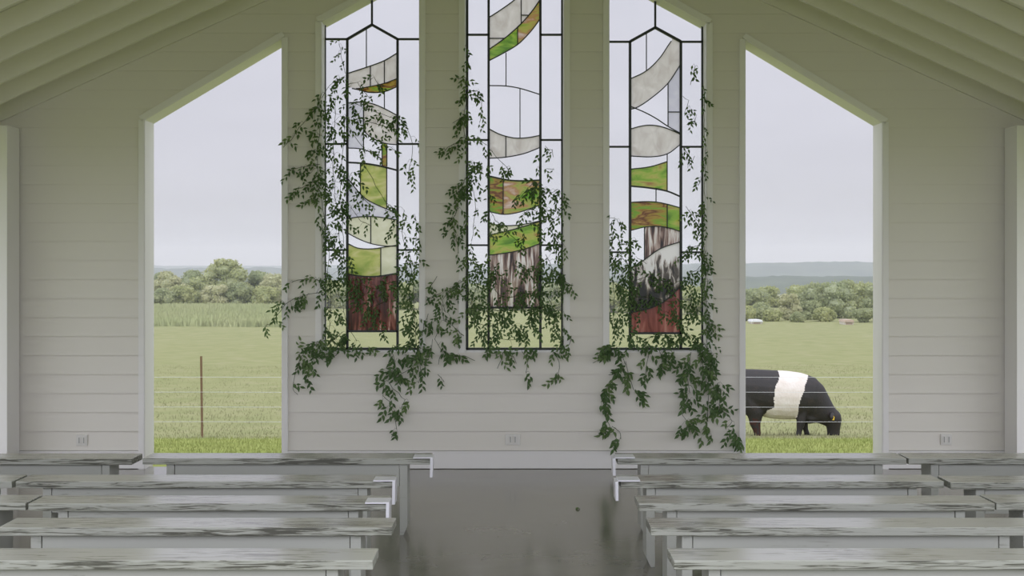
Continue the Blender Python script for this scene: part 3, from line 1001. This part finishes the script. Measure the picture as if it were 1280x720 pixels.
B.pane('clear', ml, mrr, top, d1); B.pane('opal', ml, 651.5, d1, d2); B.pane('opal', 651.5, mrr, d1, d2)
B.pane('green', ml, 647, d2, d3); B.pane('rose', 647, mrr, d2, d3); B.pane('clear', ml, mrr, d3, d5)
B.pane('opal', ml, 632.3, d5, d6); B.pane('opal', 632.3, mrr, d5, d6); B.pane('clear', ml, mrr, d6, d7)
B.pane('moss', ml, 629, d7, d8); B.pane('rose', 629, mrr, d7, d8); B.pane('clear', ml, mrr, d8, d9)
B.pane('cream', ml, 674, d9, d10); B.pane('green', ml, mrr, d10, d11); B.pane('bark', ml, mrr, d11, flat(384.5))
B.pane('clear', ml, mrr, flat(384.5), flat(436))
for f in (d1, d2, d3, d4, d5, d6, d8, d9, d10, d11): B.lead(f, ml, mrr)
B.lead(d7, ml, mrr, 1.8)
B.vert(651.5, d1(651.5), 30); B.vert(632.5, 66, 107); B.vert(650, 111, 172); B.vert(632.3, 170, 196); B.vert(629, 224, 268); B.vert(647, 33, 56)
B.horiz(611, 630, 48); B.horiz(651.5, 660, 19)
B.done()

# --- right panel
D = Panel('right stained glass panel, grey and green pieces over a dusty red base', 759, 879.5, None, 437)
top = lambda x: 29.5 - .54 * (879.5 - x)
D.heavy([(760, 437), (760, top(760))], 3.2); D.heavy([(878.3, 437), (878.3, 29)], 3.4)
D.heavy([(759, top(759)), (879.5, 29.5)], 3.4); D.heavy([(759, 436), (879.5, 436)], 3)
ml, mrr = 787.5, 851
D.heavy([(ml, 436), (ml, 52), (819, 34.5), (mrr, 52), (mrr, 436)], 3.2); D.heavy([(819, 34.5), (819, top(819))], 2.4)
for y in (52.3, 183.5, 315.3):
    D.heavy([(759, y), (ml, y)], 2.3); D.heavy([(mrr, y), (879.5, y)], 2.3)
D.heavy([(ml, 416.5), (mrr, 416.5)], 2.6)
e1 = crv([(787, 99), (808, 88.5), (825, 72), (840, 50), (851, 40)])
e2 = crv([(787, 137), (797, 134), (815, 122), (835, 104), (851, 80)])
e3 = crv([(787, 132.5), (805, 140), (820, 148), (835, 158), (851, 167)])
e4 = crv([(787, 161.5), (805, 157), (820, 157), (835, 161), (851, 168)])
e5 = crv([(787, 195), (815, 196), (835, 192), (851, 180)])
e6 = crv([(787, 211.5), (812, 208.5), (834, 202)])
e7 = crv([(787, 232.5), (812, 235), (834, 239), (851, 246)])
e8 = crv([(787, 253), (805, 252), (820, 252.5), (835, 255.5), (851, 260)])
e9 = crv([(787, 288.5), (808, 283.5), (825, 283), (840, 286), (851, 289.5)])
e10 = crv([(787, 336), (805, 325), (825, 311), (851, 302)])
e11 = crv([(787, 391), (810, 386), (830, 377), (851, 358)])
hat = lambda x: 34.5 + abs(x - 819) * (17.5 / 31.7)
D.pane('clear', 759, ml, top, flat(436)); D.pane('clear', mrr, 879.5, top, flat(436))
D.pane('clear', ml, 840, top, e1); D.pane('clear', 840, mrr, top, hat)
D.pane('opal', ml, 840, e1, e2); D.pane('opal', 840, mrr, hat, e2)
D.pane('clear', ml, 835, e2, e4); D.pane('lilac', 835, mrr, e2, flat(140)); D.pane('lilac', 835, mrr, flat(140), e3)
D.pane('opal', ml, mrr, e4, e5); D.pane('clear', ml, 834, e5, e6); D.pane('green', ml, 834, e6, e7); D.pane('clear', 834, mrr, e5, e7)
D.pane('clear', ml, mrr, e7, e8); D.pane('moss', ml, 834, e8, e9); D.pane('green', 834, mrr, e8, e9)
D.pane('clear', ml, 805.5, e9, e10); D.pane('bark', 805.5, mrr, e9, e10)
D.pane('snow', ml, mrr, e10, e11); D.pane('red', ml, mrr, e11, flat(416.5)); D.pane('clear', ml, mrr, flat(416.5), flat(436))
D.lead(e1, ml, 839); D.lead(e2, 789, mrr); D.lead(e3, ml, mrr)
for f in (e4, e5, e8, e9, e10, e11): D.lead(f, ml, mrr)
D.lead(e6, ml, 834); D.lead(e7, ml, mrr, 2)
D.vert(808, hat(808), 88.5); D.vert(835, 104, 157); D.horiz(835, 851, 140)
D.vert(834, 192, 239); D.vert(820, 235, 252.5); D.vert(834, 255, 286); D.vert(805.5, 284, 325)
D.done()
for q, g_ in ((A, 0), (B, 0), (D, 0)):
    q.root.location.y = PY

# ------------------------------------------------------------------ benches
ROWZ = [F / 215, F / 240.5, F / 265, F / 291.5, F / 328]
SH = .45


def bench_mesh(length, first=None):
    """x from 0 to length, front edge at y=0 and back at y=.27"""
    root = empty('bench')
    s_ = MB(); s_.box(0, length, 0, .265, SH - .036, SH, 0)
    n0 = 0
    # worn edges: the four side faces take the edge material
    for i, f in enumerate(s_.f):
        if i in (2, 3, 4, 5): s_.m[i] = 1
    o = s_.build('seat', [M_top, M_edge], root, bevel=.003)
    for xa, sg in ((.135, -1), (length - .135 - .045, 1)):
        l = MB()
        # leg plank with the foot corner towards the bench end cut off
        yA, yB = .02, .245
        pts = [(xa, 0.0), (xa + .045, 0.0), (xa + .045, SH - .037), (xa, SH - .037)]
        if sg > 0: pts = [(xa, 0), (xa + .022, 0), (xa + .045, .05), (xa + .045, SH - .037), (xa, SH - .037)]
        else: pts = [(xa + .023, 0), (xa + .045, 0), (xa + .045, SH - .037), (xa, SH - .037), (xa, .05)]
        l.prism(pts, yA, yB)
        l.build('leg', M_leg, root, bevel=.002)
    a = MB(); a.box(.135 + .048, length - .135 - .048, .024, .05, SH - .037 - .13, SH - .037)
    a.build('apron', M_leg, root, bevel=.002)
    return root


BG = 'whitewashed benches in rows facing the windows'
rown = ['front', 'second', 'third', 'fourth', 'fifth']
Lx = [(-.474 - 1.674, -.474), (-.62 - 1.96, -.62), (-.592 - 1.69, -.592), (-.515 - 1.69, -.515), (-.53 - 1.69, -.53)]
Rx = [(.614, .614 + 1.68), (.565, .565 + 1.68), (.598, .598 + 1.68), (.596, .596 + 1.68), (.617, .617 + 1.68)]
order = ['nearest the end wall', 'second from the end wall', 'third from the end wall', 'fourth from the end wall', 'nearest the camera']


def add_bench(x0, x1, Y, label):
    b_ = bench_mesh(x1 - x0); b_.location = (x0, Y, 0)
    tag(b_, label, 'bench', BG)
    return b_


for i in range(5):
    add_bench(Lx[i][0], Lx[i][1], ROWZ[i], 'worn white plank bench left of the aisle, %s' % order[i])
    add_bench(Rx[i][0], Rx[i][1], ROWZ[i], 'worn white plank bench right of the aisle, %s' % order[i])
for i in range(3):
    x1 = Lx[i][0] - .012
    if i == 0: x1 = -2.205
    if i == 1: x1 = -2.60
    if i == 2: x1 = -2.30
    add_bench(x1 - 1.68, x1, ROWZ[i] + (-.02, .0, .02)[i], 'worn white plank bench at the far left edge, %s' % order[i])
    x0 = Rx[i][1] + (.012, .025, .015)[i]
    add_bench(x0, x0 + 1.68, ROWZ[i] + (.0, -.04, .03)[i], 'worn white plank bench at the far right edge, %s' % order[i])

# white metal hangers over the aisle ends
M_hang = mat('white_enamel_strip', (.80, .80, .84), .3)


def hanger(X, Y, sgn, drop, label):
    """flat strip lying on the seat and bending down past its end; sgn: direction of the aisle"""
    a = MB(); w_ = .15
    pts = [(-sgn * .10, 0), (sgn * .014, 0), (sgn * .012, -drop)]
    for (p, q), t_ in zip(zip(pts, pts[1:]), (.007, .015)):
        dx, dz = q[0] - p[0], q[1] - p[1]; l = math.hypot(dx, dz); nx, nz = -dz / l * t_, dx / l * t_
        if nz < 0 or (abs(nz) < 1e-3 and nx * sgn < 0): nx, nz = -nx, -nz
        q4 = [(p[0], p[1]), (q[0], q[1]), (q[0] + nx, q[1] + nz), (p[0] + nx, p[1] + nz)]
        a.prism(q4, -w_ / 2, w_ / 2)
    o = a.build('hanging_strip', M_hang); o.location = (X, Y + .06, SH + .001)
    tag(o, label, 'bracket', 'white strips hooked over the aisle ends of the benches')


for i, dr in ((0, .11), (1, .12), (2, .13)):
    hanger(Lx[i][1], ROWZ[i], 1, dr, 'white strip hooked over the aisle end of the left bench %s' % order[i])
for i, dr in ((0, .10), (1, .10)):
    hanger(Rx[i][0], ROWZ[i], -1, dr, 'white strip hooked over the aisle end of the right bench %s' % order[i])

# ------------------------------------------------------------------ small things: outlets, fallen leaf
for px, py, label, W in ((103, 550, 'white outlet cover low on the wall left of the left opening', .085), (641, 549, 'white outlet cover under the centre stained glass panel', .115), (1182, 549, 'white outlet cover low on the wall right of the right opening', .085)):
    r_ = empty('wall_outlet', (wx(px), WY - .018, wz(py))); tag(r_, label, 'outlet', 'white wall outlets')
    a = MB(); a.box(-W / 2, W / 2, -.006, .010, -.042, .042); a.build('cover_plate', M_plate, r_, bevel=.002)
    for sx_ in (-.018, .018):
        a = MB(); a.box(sx_ - .013, sx_ + .013, -.011, -.006, -.03, .03); so = a.build('socket', M_plate, r_, bevel=.002)
        a = MB(); a.box(sx_ - .004, sx_ + .004, -.0125, -.0105, -.022, .022); a.build('slot', M_slot, so)

# ------------------------------------------------------------------ leafy garlands
M_leafA = leafy('smilax_leaf', (.075, .14, .05), (.135, .22, .085), 9, .45, trans=.3)
M_leafB = leafy('smilax_leaf_light', (.13, .21, .07), (.20, .29, .12), 9, .45, trans=.3)
M_stem = mat('green_stem', (.06, .085, .035), .6)


def leaf_into(mb, p, d, ln, wd, m):
    d = d.normalized()
    ref = Vector((R.uniform(-.5, .5), -1, R.uniform(-.6, .8)))
    u = d.cross(ref)
    if u.length < .1: u = d.cross(Vector((1, 0, 0)))
    u.normalize(); nrm = u.cross(d).normalized()
    fold = wd * .22
    pts = [p, p + d * ln * .25 + u * wd * .42 + nrm * fold, p + d * ln * .5 + u * wd * .5 + nrm * fold * 1.1, p + d * ln * .8 + u * wd * .22 + nrm * fold * .4,
           p + d * ln - nrm * ln * .08,
           p + d * ln * .8 - u * wd * .22 + nrm * fold * .4, p + d * ln * .5 - u * wd * .5 + nrm * fold * 1.1, p + d * ln * .25 - u * wd * .42 + nrm * fold, p + d * ln * .5]
    mb.add(pts, [(0, 1, 8), (1, 2, 8), (2, 3, 8), (3, 4, 8), (4, 5, 8), (5, 6, 8), (6, 7, 8), (7, 0, 8)], m)


def vine(label, strokes, depth_fn, cat='garland'):
    """strokes: (list of picture points, half width, number of leaves, droop)"""
    st = MB(); lf = MB()
    c0 = None
    for (pts, hw, nl, *opt) in strokes:
        sz = opt[0] if opt else 1.0
        if sum(p[1] for p in pts) / len(pts) < 425:
            sz *= .84; nl = int(nl * 1.25)
        P3 = [PX(x, y, depth_fn(x, y)) for x, y in pts]
        if c0 is None: c0 = P3[0].copy()
        # resample with a little wander
        seg = []
        for a, b in zip(P3, P3[1:]):
            n = max(2, int((b - a).length / .05))
            for i in range(n):
                seg.append(a.lerp(b, i / n))
        seg.append(P3[-1])
        seg = [q + Vector((R.uniform(-.006, .006), R.uniform(-.006, .006), R.uniform(-.006, .006))) for q in seg]
        st.tube([q - c0 for q in seg], .0019, 4, cap=False)
        hwm = hw * 12.3 / F
        left = nl
        while left > 0:
            k = min(left, R.choice((3, 4, 5)))
            base = R.choice(seg)
            off = Vector((R.uniform(-1, 1), 0, R.uniform(-1, .8)))
            if off.length > 1: off.normalize()
            off *= hwm
            end = base + off; end.y -= R.uniform(-.02, .05)
            mid = base.lerp(end, .5) + Vector((0, -.01, .015))
            if off.length > .012:
                st.tube([base - c0, mid - c0, end - c0], [.0014, .0011, .0008], 3, cap=False)
            dirn = Vector((off.x * 3, 0, -.05 + off.z * 2)) + Vector((R.uniform(-.25, .25), R.uniform(-.08, .08), R.uniform(-.3, .05)))
            dirn.normalize()
            step = R.uniform(.016, .024)
            q = end.copy()
            tw = [q.copy()]
            mm = 1 if R.random() < .25 else 0
            for i in range(k):
                side = 1 if i % 2 else -1
                per = Vector((-dirn.z, 0, dirn.x)) * side
                ldir = dirn * .7 + per * R.uniform(.4, .9) + Vector((0, R.uniform(-.5, .1), -.35))
                ln = R.uniform(.036, .053) * sz
                leaf_into(lf, q - c0, ldir, ln, ln * R.uniform(.36, .50), mm)
                dirn = (dirn + Vector((0, 0, -.14)) + Vector((R.uniform(-.15, .15), 0, 0))).normalized()
                q = q + dirn * step
                tw.append(q.copy())
            st.tube([z - c0 for z in tw], .0008, 3, cap=False)
            left -= k
    root = empty('leafy_vine', c0); tag(root, label, cat, 'leafy garlands around the stained glass panels')
    st.build('stem', M_stem, root)
    lf.build('foliage', [M_leafA, M_leafB], root)


def dA(x, y):
    """garlands run just proud of the glass inside a window and just proud of the siding elsewhere"""
    inside = (y < 433) and (409 < x < 519 or 588 < x < 700 or 765 < x < 877)
    return WY + .135 if inside else WY - .055


vine('leafy garland down the left side of the left stained glass panel', [
    ([(432, 92), (427, 70), (424, 56)], 7, 14, .85),
    ([(433, 90), (433, 130), (430, 170), (425, 220), (428, 270), (430, 330)], 4, 34),
    ([(432, 95), (418, 102), (408, 112), (402, 122)], 7, 18),
    ([(402, 118), (397, 134), (386, 146), (374, 160), (364, 174), (354, 184)], 6, 34, 1.15),
    ([(408, 120), (402, 150), (396, 190), (398, 230), (406, 270), (412, 310)], 10, 200),
    ([(420, 125), (418, 170), (416, 210), (420, 250), (424, 300), (428, 340)], 14, 260),
    ([(400, 205), (385, 208), (370, 210), (362, 214)], 5, 22),
    ([(400, 215), (390, 228), (376, 236), (367, 236)], 7, 26),
    ([(400, 230), (396, 245), (390, 254)], 6, 22),
    ([(435, 105), (446, 103), (452, 112), (462, 122)], 8, 30),
    ([(462, 100), (468, 96), (474, 108)], 7, 12),
    ([(440, 128), (455, 134), (470, 140), (488, 146), (500, 150)], 9, 50),
    ([(446, 150), (462, 152), (480, 158), (492, 160)], 11, 56),
    ([(436, 160), (446, 176), (458, 188)], 9, 26),
    ([(462, 176), (476, 180), (488, 184), (498, 190)], 7, 20),
    ([(500, 148), (508, 156), (514, 172), (516, 190), (512, 208), (510, 226)], 8, 34),
    ([(436, 222), (446, 238), (456, 250), (470, 262)], 9, 46),
    ([(440, 260), (450, 276), (462, 282)], 9, 26),
    ([(455, 205), (470, 232), (482, 252), (497, 264)], 4, 14),
    ([(482, 262), (490, 276), (492, 288)], 5, 12),
    ([(412, 300), (410, 340), (414, 380), (412, 415), (420, 432)], 9, 80),
    ([(404, 352), (390, 348), (372, 350), (364, 354)], 5, 22),
    ([(404, 366), (388, 368), (370, 372), (356, 380), (346, 396), (338, 406)], 9, 74),
    ([(418, 350), (428, 380), (434, 410), (446, 426)], 6, 26),
], dA)
vine('leafy garland across the lower right of the left stained glass panel', [
    ([(505, 262), (503, 290), (508, 320), (510, 350), (512, 380)], 9, 90),
    ([(519, 270), (520, 300), (520, 330)], 5, 28),
    ([(512, 320), (516, 350), (518, 380), (520, 410), (522, 436)], 10, 150),
    ([(440, 340), (452, 356), (470, 362), (488, 352), (500, 350)], 12, 90),
    ([(436, 352), (450, 372), (466, 384), (482, 376)], 12, 80),
    ([(460, 380), (466, 400), (476, 412)], 8, 30),
    ([(400, 428), (420, 436), (440, 436), (470, 436), (500, 434), (522, 434)], 5, 70),
    ([(428, 416), (416, 424), (400, 428), (386, 436), (376, 448), (372, 456)], 11, 120),
    ([(390, 438), (392, 452), (386, 466), (380, 476)], 6, 34),
    ([(374, 452), (368, 470), (366, 486), (372, 494)], 3, 10),
    ([(424, 434), (420, 444), (414, 448)], 5, 14),
    ([(487, 436), (494, 452), (488, 466), (480, 476), (478, 494), (486, 502), (492, 516), (496, 536)], 6, 60, 1.2),
    ([(486, 462), (500, 468), (512, 462)], 6, 26, 1.15),
    ([(486, 478), (498, 492), (506, 500), (502, 512)], 6, 22, 1.2),
    ([(520, 430), (526, 448), (526, 466), (524, 478)], 6, 48),
    ([(508, 444), (514, 452), (518, 462)], 4, 12),
], dA)
vine('leafy garland down the left side of the centre stained glass panel', [
    ([(584, 58), (583, 74), (584, 86), (583, 98)], 3, 16),
    ([(583, 98), (579, 96), (573, 98)], 3, 8),
    ([(583, 98), (582, 130), (580, 160), (583, 190), (584, 230)], 4, 50),
    ([(586, 114), (596, 114), (603, 118), (602, 140), (600, 152)], 4, 28),
    ([(583, 142), (574, 148), (566, 154)], 5, 18),
    ([(582, 170), (570, 178), (560, 184), (553, 194)], 5, 32),
    ([(586, 204), (596, 204), (604, 210), (600, 222)], 6, 36),
    ([(590, 170), (602, 176), (608, 182)], 4, 10),
    ([(612, 186), (620, 196), (630, 206), (636, 214)], 6, 22),
    ([(582, 222), (576, 238), (566, 244), (572, 262), (564, 276), (570, 296), (574, 316)], 8, 100, 1.05),
    ([(588, 216), (592, 240), (594, 262), (592, 284), (590, 300)], 4, 26),
    ([(584, 230), (583, 280), (584, 330), (586, 380)], 4, 40),
    ([(610, 190), (611, 240), (611, 300), (610, 350), (611, 400)], 3, 46),
    ([(612, 262), (620, 276), (630, 282)], 6, 24),
    ([(636, 292), (648, 302), (655, 296)], 6, 18),
    ([(590, 315), (596, 332), (594, 350), (600, 366)], 7, 40),
    ([(606, 336), (598, 352), (590, 372), (588, 396)], 9, 70),
    ([(584, 350), (572, 356), (560, 364), (552, 376), (556, 390)], 9, 66),
    ([(546, 346), (542, 354), (538, 358)], 4, 8, 1.1),
    ([(552, 366), (540, 372), (532, 372)], 4, 10),
    ([(552, 380), (556, 400), (570, 412), (580, 420)], 7, 34),
    ([(545, 396), (548, 410), (544, 424), (552, 440), (548, 456)], 7, 26, 1.1),
    ([(536, 392), (530, 404), (528, 420)], 4, 10, 1.1),
    ([(540, 424), (538, 444), (530, 462)], 4, 10),
    ([(556, 440), (564, 446), (580, 444), (594, 450)], 4, 14, 1.15),
    ([(548, 468), (555, 478)], 4, 6),
], dA)
vine('leafy garland over the right and foot of the centre stained glass panel', [
    ([(676, 182), (674, 210), (677, 250), (676, 300), (678, 350), (678, 400)], 4, 60),
    ([(682, 184), (690, 188), (692, 196)], 4, 9),
    ([(684, 210), (692, 212)], 3, 5),
    ([(676, 228), (664, 232), (656, 240), (650, 248)], 7, 50, 1.1),
    ([(680, 236), (690, 240), (698, 236), (700, 248)], 7, 40),
    ([(682, 262), (692, 266), (700, 258), (698, 276)], 8, 46),
    ([(652, 270), (664, 262), (672, 266)], 6, 26),
    ([(684, 285), (694, 296), (700, 304), (692, 316)], 9, 70),
    ([(682, 318), (690, 336), (700, 346), (696, 364)], 9, 80),
    ([(700, 330), (704, 360), (702, 400), (704, 434)], 4, 40),
    ([(705, 352), (714, 356), (716, 368)], 3, 12),
    ([(640, 330), (654, 338), (668, 334), (674, 346)], 9, 50),
    ([(618, 336), (614, 356), (624, 370), (640, 372), (656, 366), (670, 368)], 10, 110),
    ([(592, 388), (606, 384), (624, 390), (644, 384), (662, 388), (676, 384)], 10, 150),
    ([(590, 404), (610, 408), (632, 404), (652, 412), (668, 404)], 11, 130),
    ([(600, 420), (628, 424), (654, 424)], 9, 46),
    ([(680, 366), (690, 380), (696, 396), (690, 412)], 8, 50),
    ([(694, 396), (698, 412), (702, 428)], 5, 20),
    ([(584, 434), (610, 436), (640, 436), (670, 436), (702, 434)], 3, 34),
    ([(630, 438), (628, 448), (622, 460)], 5, 12),
    ([(652, 438), (660, 450), (658, 466)], 6, 22),
    ([(692, 440), (700, 452), (697, 468), (698, 476)], 5, 22),
    ([(640, 442), (646, 454)], 4, 6),
    ([(714, 420), (712, 432)], 3, 5),
], dA)
vine('leafy garland over the left and foot of the right stained glass panel', [
    ([(762, 272), (770, 274), (776, 282)], 5, 12),
    ([(764, 276), (766, 300), (764, 330), (768, 370), (766, 410)], 5, 56),
    ([(766, 292), (776, 304), (786, 306), (796, 300)], 6, 34),
    ([(774, 318), (784, 330), (776, 346), (784, 366)], 9, 80),
    ([(788, 310), (787, 350), (788, 400), (788, 432)], 3, 36),
    ([(796, 322), (808, 330)], 4, 8),
    ([(768, 352), (776, 372), (772, 392), (780, 408)], 8, 60),
    ([(792, 352), (808, 346), (826, 350), (840, 356), (850, 350)], 8, 60),
    ([(796, 372), (816, 372), (838, 378), (846, 386)], 9, 56),
    ([(790, 392), (800, 398)], 5, 10),
    ([(836, 390), (842, 402)], 6, 14),
    ([(790, 418), (806, 424), (826, 420), (846, 420)], 7, 70, 1.1),
    ([(762, 434), (790, 436), (820, 436), (850, 436), (878, 436)], 4, 60),
    ([(772, 434), (758, 440), (750, 448), (742, 454)], 6, 34, 1.1),
    ([(776, 440), (782, 456), (770, 470), (760, 482), (750, 494), (756, 506)], 8, 76, 1.15),
    ([(782, 452), (786, 472), (792, 486), (798, 494)], 6, 34, 1.1),
    ([(758, 496), (756, 516), (760, 530), (766, 540), (772, 550)], 4, 24, 1.2),
    ([(764, 532), (774, 540), (776, 548)], 3, 8, 1.2),
    ([(812, 440), (808, 456), (806, 474)], 5, 20, 1.15),
    ([(824, 438), (830, 452), (826, 460)], 5, 20, 1.15),
    ([(840, 438), (844, 450)], 5, 12, 1.1),
], dA)
vine('leafy garland down the right side of the right stained glass panel', [
    ([(868, 84), (868, 96), (862, 106)], 4, 8),
    ([(853, 120), (860, 126), (856, 142), (870, 144), (868, 156)], 6, 16),
    ([(880, 108), (880, 150), (882, 190), (881, 230), (880, 290), (881, 350), (882, 400), (884, 440)], 3, 110, .85),
    ([(856, 188), (862, 196), (860, 210), (868, 196)], 5, 16),
    ([(876, 224), (872, 232)], 3, 5),
    ([(858, 258), (866, 270), (874, 278), (868, 284)], 6, 36),
    ([(878, 256), (882, 272)], 4, 14),
    ([(856, 316), (864, 308), (876, 306)], 5, 22),
    ([(852, 318), (866, 318), (878, 318)], 4, 22),
    ([(880, 330), (870, 338), (860, 344), (866, 358)], 8, 56),
    ([(872, 362), (862, 376), (868, 392), (858, 404)], 8, 60),
    ([(884, 352), (882, 378), (888, 396), (886, 416)], 6, 50),
    ([(886, 396), (894, 414)], 4, 10, 1.1),
    ([(850, 376), (851, 400), (852, 430)], 3, 22),
    ([(858, 416), (868, 426), (880, 430), (890, 444)], 8, 66),
    ([(864, 440), (862, 456), (858, 470), (862, 492)], 8, 60, 1.15),
    ([(884, 436), (888, 460), (892, 484)], 7, 44, 1.15),
    ([(876, 450), (884, 478), (886, 500), (884, 524), (882, 540)], 9, 90, 1.15),
    ([(898, 478), (900, 500), (898, 516)], 6, 36, 1.15),
    ([(862, 500), (850, 512), (858, 526), (866, 536)], 9, 56, 1.15),
    ([(896, 512), (908, 516), (916, 526), (910, 534)], 6, 26, 1.1),
    ([(910, 536), (918, 544), (924, 552), (926, 562)], 5, 30, 1.2),
], dA)

# fallen leaf on the aisle floor
fy = CH * F / (637 - HY)
lfm = MB()
for q in range(2):
    leaf_into(lfm, Vector((q * .012, 0, 0.004 + q * .004)), Vector((.8 - q, .5, .12)), .032, .018, 0)
lo = lfm.build('fallen_leaf', M_leafB); lo.location = ((721 - 640) * fy / F, fy, .012); lo.rotation_euler = (-1.25, 0, .3)
tag(lo, 'small green leaf fallen on the aisle floor', 'leaf')
